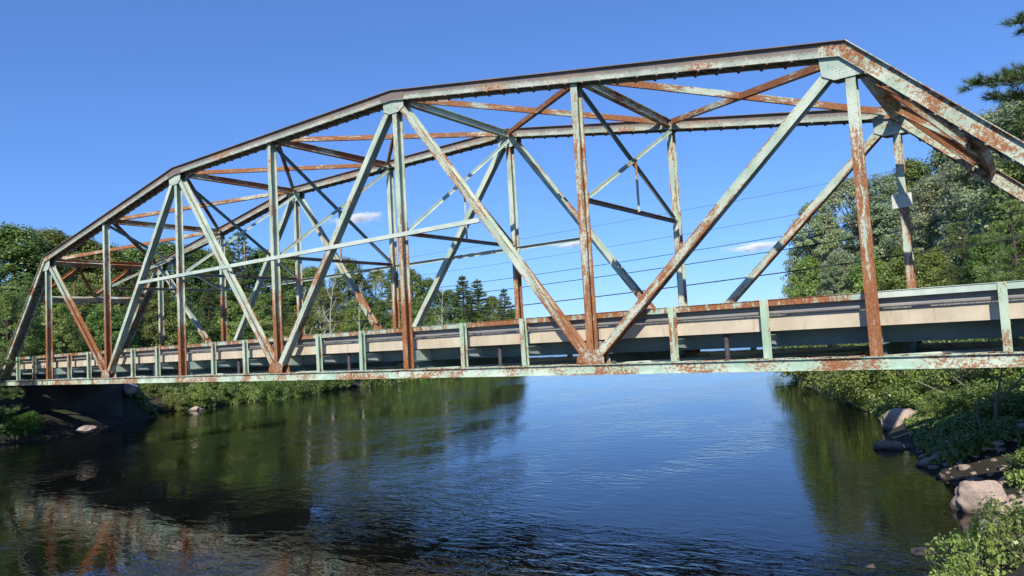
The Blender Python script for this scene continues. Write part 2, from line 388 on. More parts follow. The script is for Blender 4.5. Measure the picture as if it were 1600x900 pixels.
def rect(y0, y1, v0, v1): return [(y0, v0), (y1, v0), (y1, v1), (y0, v1)]
chord_prof = [rect(-.31, .31, -.02, 0), rect(-.215, -.197, -.36, -.022), rect(.197, .215, -.36, -.022),
              rect(-.28, -.19, -.378, -.362), rect(.19, .28, -.378, -.362)]
def lace(mb, a, b, half, step, wd=.05, th=.012, drop=0):
    """zigzag lacing bars on the underside of a chord from a to b"""
    d = (b-a); n = max(1, int(d.length/step)); u = d.normalized(); nr = Vector((-u.z, 0, u.x))
    for i in range(n):
        p, q = a+d*(i/n), a+d*((i+1)/n); s = half if i % 2 else -half
        mb.bar(p+Vector((0, s, 0))+nr*drop, q+Vector((0, -s, 0))+nr*drop, wd, th, nr)
        mb.bar(p+Vector((0, s*1.05, 0))-nr*.012+nr*drop-u*.03, p+Vector((0, s*1.05, 0))-nr*.012+nr*drop+u*.03, .08, .03, nr)

def truss(y0, face):
    """one truss; face = -1 when the outer (near) side looks to -Y"""
    near = face < 0
    for nm, i0, i1, m in (('end_post', 0, 1, M_endp), ('top_chord', 1, 4, M_top), ('end_post', 4, 5, M_endp)):
        mb = MB()
        for pf in chord_prof: sweep(mb, pf, poly, i0, i1, y0)
        if nm == 'end_post' or near:
            for k in range(i0, i1):                               # rows of rivet heads along the web
                a, b = poly[k], poly[k+1]; d = (b-a); u = d.normalized(); nr = Vector((-u.z, 0, u.x)); st = .16 if nm == 'end_post' else .32
                for s in np.arange(.3, d.length-.3, st):
                    for v in ((-.06, -.32) if nm == 'top_chord' else (-.06, -.32, -.19 if int(s/st) % 3 == 0 else -.06)):
                        p = a+u*s+nr*v; mb.rivet((p.x, y0-.215, p.z), (0, -1, 0), .017)
        o = mb.build(nm, m, bridge)
        for k in range(i0, i1):
            lb = MB(); a, b = poly[k], poly[k+1]; u = (b-a).normalized(); nr = Vector((-u.z, 0, u.x))
            lace(lb, a+u*.9+nr*-.386+Vector((0, y0, 0)), b-u*.9+nr*-.386+Vector((0, y0, 0)), .24, .30, .055)
            lb.build('lacing', M_dark, o)
    # splice plates at the bends
    for k in (1, 2, 3, 4):
        q = poly[k]
        for s in (-1, 1):
            mb = MB(); outl = []
            dp = (poly[k]-poly[k-1]).normalized(); dn = (poly[k+1]-poly[k]).normalized()
            np_, nn = Vector((-dp.z, 0, dp.x)), Vector((-dn.z, 0, dn.x)); t = (dp+dn).normalized(); nm_ = Vector((-t.z, 0, t.x)); sc = 1/dn.dot(t); l = .62
            outl = [q-dp*l+np_*-.05, q+nm_*-.05*sc, q+dn*l+nn*-.05, q+dn*l+nn*-.35, q+nm_*-.35*sc, q-dp*l+np_*-.35]
            ya, yb = y0+s*.2165, y0+s*.226
            vs = [Vector((p.x, yy, p.z)) for yy in (ya, yb) for p in outl]
            mb.add(vs, [(0, 1, 4, 5), (1, 2, 3, 4), (6, 7, 10, 11), (7, 8, 9, 10)]+[(j, (j+1) % 6, 6+(j+1) % 6, 6+j) for j in range(6)])
            for d_, n2, sg in ((dp, np_, -1), (dn, nn, 1)):
                for a_ in np.arange(.08, .6, .10):
                    for v in (-.09, -.16, -.23, -.31):
                        p = q+d_*sg*a_+n2*v; mb.rivet((p.x, yb, p.z), (0, s, 0), .018)
            mb.build('splice_plate', M_endp if k in (1, 4) else M_top, bridge)
    # bottom chord: two channels back to back with a bottom plate
    mb = MB(); x0, x1 = K(0)-.25, K(8)+.25
    for s in (-1, 1):
        ya, yb = sorted((y0+s*.200, y0+s*.216)); mb.box(x0, x1, ya, yb, -.30, 0)
        ya, yb = sorted((y0+s*.2165, y0+s*.285)); mb.box(x0, x1, ya, yb, -.018, 0); mb.box(x0, x1, ya, yb, -.30, -.284)
    mb.box(x0, x1, y0-.199, y0+.199, -.30, -.288)
    for x in np.arange(x0+.1, x1, .19):
        mb.rivet((x, y0-.25, .0), (0, 0, 1), .017); mb.rivet((x+.05, y0+.25, .0), (0, 0, 1), .017)
        if near: mb.rivet((x, y0-.25, -.30), (0, 0, -1), .015)
    bc = mb.build('bottom_chord', M_bot, bridge)
    lb = MB(); lace(lb, Vector((K(0)+.3, y0, .012)), Vector((K(8)-.3, y0, .012)), .21, .42, .06); lb.build('lacing', M_endp, bc)
    for i in (1, 2, 3, 4, 5, 6, 7):                               # chord splice plates with round rivet groups
        if not near: break
        x = K(i); mb = MB(); hw = .75 if i % 2 == 0 else .32; ya = y0-.2175; yb = ya-.010
        xc = x-(.55 if i % 2 == 0 else 0); pts = [(xc-hw, -.15)]+[(xc-hw+.11*(1-math.cos(a)), -.15+.11*math.sin(a)) for a in (.8, 1.57)]+[(xc+hw-.11*(1-math.cos(a)), -.15+.11*math.sin(a)) for a in (1.57, .8)]+[(xc+hw, -.15)]
        pts += [(xc+hw-.11*(1-math.cos(a)), -.15-.11*math.sin(a)) for a in (.8, 1.57)]+[(xc-hw+.11*(1-math.cos(a)), -.15-.11*math.sin(a)) for a in (1.57, .8)]
        k = len(pts); mb.add([(a, yy, b) for yy in (ya, yb) for a, b in pts], [tuple(range(k, 2*k))]+[(j, (j+1) % k, k+(j+1) % k, k+j) for j in range(k)])
        for a in np.arange(xc-hw+.1, xc+hw-.05, .075):
            for b in (-.09, -.15, -.21): mb.rivet((a, yb, b), (0, -1, 0), .013)
        mb.build('splice_plate', M_bot, bridge)
    # verticals
    for i in range(1, 8):
        ztop = H[i]-.32
        member('vertical_post', (K(i), y0, -.28), (K(i), y0, ztop), (0, 1, 0), (.23 if i in (7, 6, 5) else .22), .30, M_vert, .016, .22 if near else 0)
    # diagonals
    for a, b in ((1, 2), (3, 2), (3, 4), (5, 4), (5, 6), (7, 6)):
        pa = node[a]+Vector((0, 0, -.22)); pb = Vector((K(b), 0, .02)); d = (pb-pa).normalized()
        A = pa+d*.50; B = pb-d*.42
        member('diagonal_brace', (A.x, y0, A.z), (B.x, y0, B.z), (0, 1, 0), .245, .30, {(3, 2): M_diagG, (5, 4): M_diagG, (1, 2): M_diagR, (3, 4): M_diagR}.get((a, b), M_diag), .016, .26 if near else 0)
    # gussets: top
    for i in (1, 3, 5, 7):
        x, z = K(i), H[i]; sl = {1: 1, 3: .5, 5: -.5, 7: -1}[i]
        for s in (-1, 1):
            if i in (1, 7): k = 1 if i == 7 else -1; pts = [(x-k*.66, z-.25), (x+k*.10, z-.2), (x+k*.66, z-.84), (x+k*.52, z-.87), (x-k*.34, z-.88), (x-k*.62, z-.72)]
            else: k = 1 if i == 5 else -1; pts = [(x-.54, z-.30), (x+.54, z-.30), (x+.50, z-.70), (x+.24, z-.84), (x-.24, z-.84), (x-.50, z-.70)]
            ya, yb = y0+s*.1755, y0+s*.190; m_ = len(pts); mb = MB()
            mb.add([(a, yy, b) for yy in (ya, yb) for a, b in pts], [tuple(range(m_))[::-1], tuple(range(m_, 2*m_))]+[(j, (j+1) % m_, m_+(j+1) % m_, m_+j) for j in range(m_)])
            if s == -1:
                for t in np.arange(0, .36, .075):
                    for o_ in (-.07, .07):
                        mb.rivet((x+o_, yb, z-.44-t), (0, -1, 0), .021)
                        for sg in (-1, 1):
                            if abs(sg*(.17+t)+o_*.6) < .5: mb.rivet((x+sg*(.17+t)+o_*.6, yb, z-.74+t*.9), (0, -1, 0), .021)
            mb.build('gusset_plate', M_gus, bridge)
    for i in (2, 4, 6):
        x = K(i); pts = [(x-.46, -.27), (x+.46, -.27), (x+.46, .18), (x+.32, .42), (x+.14, .46), (x-.14, .46), (x-.32, .42), (x-.46, .18)]
        for s in (-1, 1):
            ya, yb = y0+s*.1755, y0+s*.190; m_ = len(pts); mb = MB()
            mb.add([(a, yy, b) for yy in (ya, yb) for a, b in pts], [tuple(range(m_))[::-1], tuple(range(m_, 2*m_))]+[(j, (j+1) % m_, m_+(j+1) % m_, m_+j) for j in range(m_)])
            if s == -1 or near:
                for t in np.arange(0, .45, .08):
                    for o_ in (-.08, .08):
                        mb.rivet((x+o_, yb, .05+t*.9), (0, s, 0), .02)
                        for sg in (-1, 1): mb.rivet((x+sg*(.36-t*.28)+o_*.4, yb, .06+t*.7), (0, s, 0), .02)
                        for sg in (-1, 1): mb.rivet((x+sg*(.42-t*.75), yb, .04), (0, s, 0), .02)
            mb.build('gusset_plate', M_gus, bridge)
    # long horizontal strut half-way up, diagonal to diagonal
    yy = y0+face*.19
    angle('longitudinal_strut', (K(2)+3.8, yy, 4.86), (K(6)-3.9, yy, 4.86), (0, -face, 0), .15, .12, M_pale)
truss(0, -1); truss(W, 1)

# top struts and lateral bracing between the trusses
for i in range(1, 8):
    z = H[i]-.24
    if i in (1, 7): continue
    member('cross_strut', (K(i), .22, z), (K(i), W-.22, z), (0, 0, 1), .22, .28, M_strut, .016)
for i in range(1, 7):
    for flip in (0, 1):
        a = Vector((K(i), .22, H[i]-(.14 if flip else .2))); b = Vector((K(i+1), W-.22, H[i+1]-(.14 if flip else .2)))
        if flip: a.y, b.y = W-.22, .22
        d = (b-a); a = a+d*.03; b = b-d*.03
        nrm = Vector((0, 1, 0)) if not flip else Vector((0, 1, 0))
        a.z -= .08*flip; b.z -= .08*flip
        channel('lateral_brace', a, b, nrm, .20, .12, M_lat)
# portal frames in the plane of the end posts
for i, j in ((1, 0), (7, 8)):
    def pp(y, t): 
        q = node[i].lerp(node[j], t); return Vector((q.x, y, q.z-.20))
    d = (node[j]-node[i]).normalized(); nr = Vector((-d.z, 0, d.x)); nr = nr if nr.z > 0 else -nr
    t1 = .30
    member('portal_strut', pp(.22, .015), pp(W-.22, .015), nr, .34, .36, M_strut)
    # lower strut: plate with slots
    o = member('portal_strut', pp(.22, t1), pp(W-.22, t1), d, .20, .42, M_strut)
    top, bot = [W*.27, W*.73], [.30, W*.5, W-.30]
    for ya, yb in ((bot[0], top[0]), (bot[1], top[0]), (bot[1], top[1]), (bot[2], top[1])):
        member('portal_brace', pp(ya, t1-.035), pp(yb, .05), nr, .20, .26, M_lat)
    for yb in bot:
        mb = MB(); c0 = pp(yb, t1); sdir = d*.30
        mb.bar(c0-sdir+nr*-.14, c0+sdir*.2+nr*-.14, .62, .012, nr); mb.build('gusset_plate', M_gus, bridge)
    lb = MB()
    for k in range(8):
        c0 = pp(.7+k*.8, t1); lb.bar(c0-nr*.235-d*.10, c0-nr*.235+d*.10, .10, .012, nr)
    lb.build('batten', M_dark, o)
# sway frames
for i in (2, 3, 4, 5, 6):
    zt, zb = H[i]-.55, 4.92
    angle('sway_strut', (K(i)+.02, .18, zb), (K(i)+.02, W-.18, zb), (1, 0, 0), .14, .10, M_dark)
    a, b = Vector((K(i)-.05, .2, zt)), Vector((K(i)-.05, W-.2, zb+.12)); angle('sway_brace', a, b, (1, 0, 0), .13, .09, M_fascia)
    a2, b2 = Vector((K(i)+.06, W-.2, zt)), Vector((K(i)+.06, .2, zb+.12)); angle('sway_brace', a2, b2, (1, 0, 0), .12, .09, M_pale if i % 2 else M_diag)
    zc = (zt+zb+.12)/2
    angle('sway_hanger', (K(i)+.12, W/2, zb), (K(i)+.12, W/2, zc), (1, 0, 0), .10, .08, M_strut)
# floor beams, stringers, deck
for i in range(9):
    x = K(i); mb = MB(); mw, Ln = frame((x, .24, .0), (x, W-.24, .0), (0, 0, 1)); ibeam(mb, Ln, .26, .56, .02)
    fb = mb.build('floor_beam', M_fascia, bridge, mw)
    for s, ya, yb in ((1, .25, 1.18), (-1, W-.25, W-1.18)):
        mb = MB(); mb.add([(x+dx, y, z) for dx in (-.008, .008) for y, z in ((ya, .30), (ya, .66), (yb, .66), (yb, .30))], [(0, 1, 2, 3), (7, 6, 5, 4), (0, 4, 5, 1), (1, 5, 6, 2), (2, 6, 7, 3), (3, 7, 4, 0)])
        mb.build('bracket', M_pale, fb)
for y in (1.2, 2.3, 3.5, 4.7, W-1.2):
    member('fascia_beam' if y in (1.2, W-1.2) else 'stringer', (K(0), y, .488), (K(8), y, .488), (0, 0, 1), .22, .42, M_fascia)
mb = MB(); mb.box(K(0)-.3, K(8)+.3, .86, W-.86, .702, .94); mb.build('deck_slab', M_conc, bridge)
mb = MB(); mb.box(K(0)-.3, K(8)+.3, .862, W-.862, .944, .955); mb.build('road_surface', M_asph, bridge)
for y0, y1 in ((.5, .859), (W-.859, W-.5)):
    for i in range(8):                                           # a joint at each panel point
        mb = MB(); a, b = K(i)+(.012 if i else -.3), K(i+1)-(.012 if i < 7 else -.3)
        mb.box(a, b, y0, y1, .702, 1.09); mb.build('curb', M_conc, bridge)
for sgn, yo in ((1, 0), (-1, W)):
    Y = lambda v: yo+sgn*v
    mw, Ln = frame((K(0)-.2, Y(.235), 1.42), (K(8)+.2, Y(.235), 1.42), (0, sgn, 0))
    mb = MB(); q = sorted((Y(.205), Y(.220)))
    x0, x1 = K(0)-.2, K(8)+.2
    for i in range(8):
        a, b = K(i)-(.2 if i == 0 else -.006), K(i+1)+(.2 if i == 7 else -.006)
        mb = MB(); mb.box(a, b, *sorted((Y(.222), Y(.236))), 1.35, 1.50); mb.box(a, b, *sorted((Y(.20), Y(.34))), 1.502, 1.516); mb.box(a, b, *sorted((Y(.237), Y(.34))), 1.35, 1.364)
        mb.build('top_rail', M_pale if (i == 7 and sgn > 0) else M_rail, bridge)
    # corrugated guard rail
    prof = [(.40, 1.12), (.37, 1.15), (.37, 1.19), (.40, 1.235), (.40, 1.275), (.37, 1.32), (.37, 1.35), (.40, 1.38)]
    mb = MB(); k = len(prof); vs = []
    for x in (x0, x1):
        vs += [(x, Y(p), z-.0) for p, z in prof]+[(x, Y(p+.012), z) for p, z in reversed(prof)]
    m2 = 2*k; mb.add(vs, [(j, (j+1) % m2, m2+(j+1) % m2, m2+j) for j in range(m2)]+[tuple(range(m2)), tuple(range(m2, 2*m2))[::-1]])
    gr = mb.build('guard_rail', M_galv, bridge)
    for xs0 in np.arange(K(0)+1.2, K(8), 3.81):                   # lapped splices with bolt heads
        mb = MB(); vs = []
        for x in (xs0, xs0+.32): vs += [(x, Y(p-.005), z) for p, z in prof]+[(x, Y(p-.001), z) for p, z in reversed(prof)]
        mb.add(vs, [(j, (j+1) % m2, m2+(j+1) % m2, m2+j) for j in range(m2)]+[tuple(range(m2)), tuple(range(m2, 2*m2))[::-1]])
        for bx_ in (.06, .26):
            for bz in (1.17, 1.335): mb.rivet((xs0+bx_, Y(.364), bz), (0, -sgn, 0), .018)
        mb.build('splice', M_galv, gr)
    for i in range(8):
        for t in (1, 2):
            x = K(i)+P*t/3
            o = member('rail_post', (x, Y(.10), .002), (x+rnd.uniform(-.022, .022), Y(.10)+rnd.uniform(-.008, .004), 1.50+rnd.uniform(0, .03)), (0, 1, 0), .165, .18, M_post, .014)
            mb = MB()                                            # outrigger bracket back to the fascia beam
            mb.add([(x+dx, Y(y), z) for dx in (-.006, .006) for y, z in ((.205, .40), (.205, .60), (1.08, .60), (1.08, .32))], [(0, 1, 2, 3), (7, 6, 5, 4), (0, 4, 5, 1), (1, 5, 6, 2), (2, 6, 7, 3), (3, 7, 4, 0)])
            mb.build('bracket', M_pale, o); mb = MB(); mb.box(x-.09, x+.09, *sorted((Y(.205), Y(1.08))), .602, .614)
            mb.build('bracket_flange', M_pale, o)
            mb = MB(); mb.box(x-.05, x+.05, *sorted((Y(.342), Y(.368))), 1.14, 1.36); mb.build('rail_spacer', M_galv, o)
# drain pipes (dark) hanging from the deck edge
for x in (19.0, 11.2, 3.6, -4.0, -11.6, -19.2):
    mb = MB(); mb.tube([(x, .70, .69), (x, .70, .2), (x, .70, -.22)], [.065, .065, .065], 10); mb.build('drain_pipe', M_pipe, bridge)
# bottom laterals
for i in range(8):
    for a, b, dz in (((K(i), .3), (K(i+1), W-.3), 0), ((K(i), W-.3), (K(i+1), .3), -.09)):
        angle('bottom_lateral', (a[0], a[1], -.10+dz), (b[0], b[1], -.10+dz), (0, 0, 1), .16, .10, M_pale)
# weeds rooted in grit on the curb and debris on the chord
def blades(pts, hmin, hmax, wd, r_):
    Vv, Qq = [], []
    for (x, y, z) in pts:
        a = r_.uniform(0, 6.28); h = r_.uniform(hmin, hmax); lx, ly = r_.gauss(0, .35)*h, r_.gauss(0, .35)*h; c, s = math.cos(a)*wd, math.sin(a)*wd; k = len(Vv)
        Vv += [(x-c, y-s, z), (x+c, y+s, z), (x+lx*.5+c*.6, y+ly*.5+s*.6, z+h*.6), (x+lx+c*.1, y+ly+s*.1, z+h)]; Qq.append((k, k+1, k+2, k+3))
    return np.array(Vv), np.array(Qq)
r_ = random.Random(3); pts = []
for x in np.arange(-20, 30, .014):
    if noise.noise((x*.35, 0, 0)) > -.12 and r_.random() < .8: pts.append((x, .56+r_.random()*.25, 1.085))
Vv, Qq = blades(pts, .02, .09, .006, r_); tag(link('curb_weeds', npmesh('curb_weeds', Vv, Qq, LF_grass)), 'thin green weeds growing along the top of the concrete curb', 'weeds', kind='stuff')

# notice plate bolted to the far post nearest the right end
sg = empty('notice_plate', (K(7), W-.19, 4.52)); tag(sg, 'small pale blank notice plate fixed to the far vertical post at right', 'sign')
mb = MB(); mb.box(-.30, .26, -.012, 0, -.22, .22); mb.build('plate', M_sign, sg)
mb = MB()
for x in (-.14, .12):
    mb.rivet((x, -.012, .13), (0, -1, 0), .022)
mb.build('bolt', M_bolt, sg)
# abutments
for sx in (-1, 1):
    mb = MB(); x = lambda v: sx*v
    def bx(a, b, y0, y1, z0, z1): mb.box(*sorted((x(a), x(b))), y0, y1, z0, z1)
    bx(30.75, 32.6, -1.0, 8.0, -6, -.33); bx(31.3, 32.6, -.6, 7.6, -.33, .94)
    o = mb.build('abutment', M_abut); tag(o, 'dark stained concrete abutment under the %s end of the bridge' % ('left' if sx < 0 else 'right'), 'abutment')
    mb = MB(); 
    for y in (0, W): mb.box(*sorted((x(30.1), x(31.0))), y-.3, y+.3, -.33, -.302)
    q = mb.build('bearing', M_bolt, o)
    mb = MB(); bx(32.0, 35.0, 8.0, 8.5, -5, -.4); mb.build('wing_wall', M_conc, o)

# ---------------------------------------------------------------- foliage prototypes
def leaf_quads(cen, out, size, rs, jitter=1.0, flat=.6, aspect=.62):
    """one 4-vertex leaf per centre, normals leaning along 'out' and up"""
    n = len(cen); nr = out+rs.normal(0, jitter, (n, 3)); nr[:, 2] += flat; nr /= np.linalg.norm(nr, axis=1)[:, None]+1e-9
    t = rs.normal(0, 1, (n, 3)); a = np.cross(nr, t); a /= np.linalg.norm(a, axis=1)[:, None]+1e-9; b = np.cross(nr, a)
    s = (size*rs.uniform(.6, 1.3, n))[:, None]; a = a*s*.5; b = b*s*.5*aspect
    dr = np.zeros((n, 3)); dr[:, 2] = -.12*s[:, 0]
    V = np.stack([cen-a+dr, cen-b, cen+a+dr, cen+b], 1).reshape(-1, 3); Q = np.arange(4*n).reshape(n, 4); return V, Q
def crown_clumps(rs, h, r, base, n, power=.45, top=.5):
    """clump centres spread over an uneven crown envelope"""
    out = []; lob = [(rs.uniform(0, 6.28), rs.uniform(.15, .95), rs.uniform(.65, 1.12)) for _ in range(9)]
    while len(out) < n:
        a = rs.uniform(0, 6.28); t = rs.uniform(0, 1)
        env = math.sin(math.pi*min(1, max(0, t))**.75)**power if t < 1 else 0
        env = max(.12, env)*(1-.25*t if top > .4 else 1-.6*t)
        k = .72
        for la, lt, lr in lob:
            dd = (1-math.cos(a-la))*1.6+((t-lt)*2.6)**2; k += (lr-.72)*math.exp(-dd*2.2)
        rr = r*env*k*1.15*(rs.uniform(.25, 1)**.45)
        out.append((math.cos(a)*rr, math.sin(a)*rr, base+(h-base)*t, a))
    return out
def deciduous(name, seed, h, r, base, nclump, leafs, lsize, LF, bark, trunks=1, clr=.55, trunk_r=.02):
    rs = np.random.RandomState(seed); rr = random.Random(seed)
    root = empty(name); cl = crown_clumps(rs, h, r, base, nclump)
    mb = MB()
    tops = []
    for k in range(trunks):
        lx, ly = (rr.uniform(-.12, .12)*h, rr.uniform(-.12, .12)*h) if trunks > 1 else (rr.uniform(-.04, .04)*h, rr.uniform(-.04, .04)*h)
        pts = [Vector((lx*t*t+rr.uniform(-.01, .01)*h*t, ly*t*t+rr.uniform(-.01, .01)*h*t, -.4+(h*.93+.4)*t)) for t in np.linspace(0, 1, 9)]
        mb.tube(pts, [h*trunk_r*(1.25 if i == 0 else 1)*(1-.88*i/8) for i in range(9)], 7); tops.append(pts)
    for (x, y, z, a) in cl[::max(1, len(cl)//46)]:
        pts = tops[rr.randrange(trunks)]; zz = max(base*.7, z-abs(x)*.5-abs(y)*.5-.6); ti = min(8, max(0, (zz/h)*8)); i = int(ti); p0 = pts[i].lerp(pts[min(8, i+1)], ti-i); e = Vector((x, y, z))
        mid = p0.lerp(e, .5)+Vector((0, 0, -.05*h*.3)); mb.tube([p0, mid, e], [h*.0055, h*.0035, h*.001], 5, False)
    mb.build('trunk', bark, root)
    Cn = np.array([(x, y, z) for x, y, z, a in cl]); cen0 = np.array([0, 0, base+(h-base)*.45])
    rad = rs.uniform(.55, 1.25, len(Cn))*clr
    idx = np.repeat(np.arange(len(Cn)), leafs)
    d = rs.normal(0, 1, (len(idx), 3)); d /= np.linalg.norm(d, axis=1)[:, None]; d[:, 2] *= .62
    q = rs.uniform(.35, 1, len(idx))**.6
    cen = Cn[idx]+d*(rad[idx]*q)[:, None]
    outv = cen-cen0; outv /= np.linalg.norm(outv, axis=1)[:, None]+1e-6
    V, Q = leaf_quads(cen, outv*.6+d*.5, lsize, rs, .55)
    link('crown', npmesh('crown', V, Q, LF), root)
    return root
def needle_tufts(cen, dirs, ln, wd, per, rs):
    n = len(cen)*per; c = np.repeat(cen, per, 0); dd = np.repeat(dirs, per, 0)+rs.normal(0, .55, (n, 3)); dd /= np.linalg.norm(dd, axis=1)[:, None]
    s = np.cross(dd, rs.normal(0, 1, (n, 3))); s /= np.linalg.norm(s, axis=1)[:, None]+1e-9
    l = (ln*rs.uniform(.6, 1.1, n))[:, None]; b = c+np.repeat(dirs, per, 0)*(rs.uniform(-.5, .3, n)*ln)[:, None]
    V = np.stack([b-s*wd*.5, b+s*wd*.5, b+dd*l], 1).reshape(-1, 3); return V, np.arange(3*n).reshape(n, 3)
def pine(name, seed, h, r, base, whorl, per_w, twigs, ln, wd, per, LF, conical=.8, droop=-.05, trunk_r=.014):
    rs = np.random.RandomState(seed); root = empty(name); mb = MB()
    mb.tube([(0, 0, -.4), (.02*h*.1, 0, h*.5), (0, 0, h)], [h*trunk_r*1.2, h*trunk_r*.75, h*.002], 8)
    cen, dirs = [], []
    for wi in range(whorl):
        t = (wi+rs.uniform(-.3, .3))/whorl; t = min(max(t, 0), .985); z = base+(h-base)*t
        env = (1-t)**conical*(min(1, .55+t*2.2))
        for k in range(per_w):
            a = rs.uniform(0, 6.28); Lb = r*env*rs.uniform(.55, 1.12)+.15; u = Vector((math.cos(a), math.sin(a), 0)); lift = rs.uniform(.0, .28)+t*.45
            p0 = Vector((0, 0, z)); p1 = p0+u*Lb*.5+Vector((0, 0, Lb*.5*(lift+droop))); p2 = p0+u*Lb+Vector((0, 0, Lb*(lift*.8+droop*2)))
            mb.tube([p0, p1, p2], [.012*Lb+.008, .007*Lb+.004, .003], 5, False)
            nt_ = max(3, int(twigs*(Lb/r)**1.2))
            for _ in range(nt_):
                s = rs.uniform(.25, 1.02)**.8; base_p = p0.lerp(p1, min(1, s*2)) if s < .5 else p1.lerp(p2, (s-.5)*2)
                side = rs.uniform(-1, 1); v = Vector((-u.y, u.x, 0)); off = v*side*Lb*.30*(1.15-s*.7)+u*abs(side)*Lb*.08+Vector((0, 0, rs.uniform(-.02, .07)*Lb))
                c = base_p+off; dv = (u*.7+v*side*.9+Vector((0, 0, .45))).normalized()
                cen.append(c); dirs.append(dv)
    for k in range(8): cen.append((0, 0, h-.12*k)); dirs.append((0, 0, 1))
    mb.build('trunk', M_barkD, root)
    V, Q = needle_tufts(np.array([tuple(c) for c in cen]), np.array([tuple(c) for c in dirs]), ln, wd, per, rs)
    link('crown', npmesh('crown', V, Q, LF), root); return root
def shrub(name, seed, h, r, nclump, leafs, lsize, LF, clr, stems=9):
    rs = np.random.RandomState(seed); root = empty(name); mb = MB(); Cn = []
    for _ in range(nclump):
        a = rs.uniform(0, 6.28); rr = r*rs.uniform(0, 1)**.6; Cn.append((math.cos(a)*rr, math.sin(a)*rr, h*rs.uniform(.08, 1)*(1-.55*(rr/r)**2)))
    Cn = np.array(Cn)
    for c in Cn[:stems*2]: mb.tube([(c[0]*.12, c[1]*.12, -.2), (c[0]*.5, c[1]*.5, c[2]*.55), tuple(c)], [.02*h*.6, .012*h*.6, .004], 5, False)
    mb.build('stem', M_twig, root)
    idx = np.repeat(np.arange(len(Cn)), leafs); d = rs.normal(0, 1, (len(idx), 3)); d /= np.linalg.norm(d, axis=1)[:, None]
    cen = Cn[idx]+d*(clr*rs.uniform(.2, 1, len(idx))**.6)[:, None]; cen[:, 2] = np.maximum(cen[:, 2], -.1)
    V, Q = leaf_quads(cen, d, lsize, rs, .6, .8); link('foliage', npmesh('foliage', V, Q, LF), root); return root

proto = {}
proto['maple'] = deciduous('leafy_tree', 11, 12, 4.4, 1.2, 330, 105, .21, LF_dark, M_barkD, 1, .85)
proto['oak'] = deciduous('leafy_tree', 12, 12, 3.9, 1.0, 300, 105, .20, LF_mid, M_barkD, 2, .8)
proto['alder'] = deciduous('leafy_tree', 13, 9, 3.3, .5, 260, 100, .18, LF_bright, M_barkD, 3, .7)
proto['birch'] = deciduous('birch_tree', 14, 12, 2.7, 3.2, 170, 90, .17, LF_mid, M_barkB, 2, .7, .012)
proto['poplar'] = deciduous('poplar_tree', 15, 13, 3.8, 1.6, 430, 110, .18, LF_silver, M_twig, 2, .62)
proto['poplar2'] = deciduous('poplar_tree', 16, 13, 4.6, 1.2, 470, 110, .18, LF_silver, M_twig, 2, .66)
proto['spruce'] = pine('pine_tree', 21, 13, 3.1, .8, 34, 11, 20, .30, .06, 14, LF_pine, .85)
proto['pine'] = pine('pine_tree', 22, 13, 3.8, 1.4, 24, 10, 22, .32, .055, 16, LF_pine, .6)
proto['softpine'] = pine('pine_tree', 23, 11, 3.4, .8, 22, 8, 26, .26, .022, 26, LF_pinehi, .7)
proto['bush'] = shrub('shrub', 31, 2.6, 1.9, 90, 90, .13, LF_bright, .38)
proto['bush2'] = shrub('shrub', 32, 2.2, 1.8, 90, 90, .12, LF_mid, .36)
proto['bush3'] = shrub('shrub', 33, 1.4, 1.15, 75, 22, .12, LF_bright, .22, 24)
PH = {'maple': 12, 'oak': 12, 'alder': 9, 'birch': 12, 'poplar': 13, 'poplar2': 13, 'spruce': 13, 'pine': 13, 'softpine': 11, 'bush': 2.9, 'bush2': 2.5, 'bush3': 1.6}
used = set()
def plant(kind, x, y, h, label, cat, group, rz=None, wide=1.0, sink=.1):
    o = proto[kind] if kind not in used else copy_tree(proto[kind]); used.add(kind)
    s = h/PH[kind]; o.location = (x, y, gz1(x, y)-sink); o.scale = (s*wide, s*wide, s); o.rotation_euler = (0, 0, rnd.uniform(0, 6.28) if rz is None else rz)
    return tag(o, label, cat, group)
def plant_at(kind, px, topy, D, label, cat='tree', group=None, wide=1.0):
    D = D*KS
    p = atD(px, topy, D); g = gz1(p[0], p[1]); return plant(kind, p[0], p[1], max(1.2, (p[2]-g)*((1.06 if px > 1000 else .985) if kind in ('poplar', 'poplar2', 'oak', 'maple', 'alder', 'birch') else 1)), label, cat, group, None, wide)
GL, GR = 'trees on the left bank behind the bridge', 'trees on the right bank behind the bridge'
back = [('maple', 22, 350, 80, 1.15), ('oak', 75, 357, 84, 1.1), ('maple', 122, 366, 84, 1), ('oak', 166, 380, 84, 1), ('maple', 212, 384, 88, 1), ('maple', 262, 376, 88, 1), ('oak', 308, 386, 90, 1),
        ('oak', 345, 384, 94, .9), ('pine', 372, 362, 92, .8), ('maple', 412, 388, 95, .9), ('oak', 448, 400, 96, 1), ('oak', 486, 416, 100, .9), ('maple', 543, 402, 96, .8), ('birch', 588, 418, 100, 1.1),
        ('spruce', 611, 400, 112, .8), ('oak', 640, 420, 106, .9), ('maple', 668, 434, 110, .8), ('oak', 700, 452, 116, .9), ('spruce', 722, 430, 120, 1.35), ('spruce', 745, 436, 123, 1.4), ('oak', 768, 462, 138, .9), ('spruce', 787, 451, 136, 1.3), ('oak', 800, 482, 146, .8)]
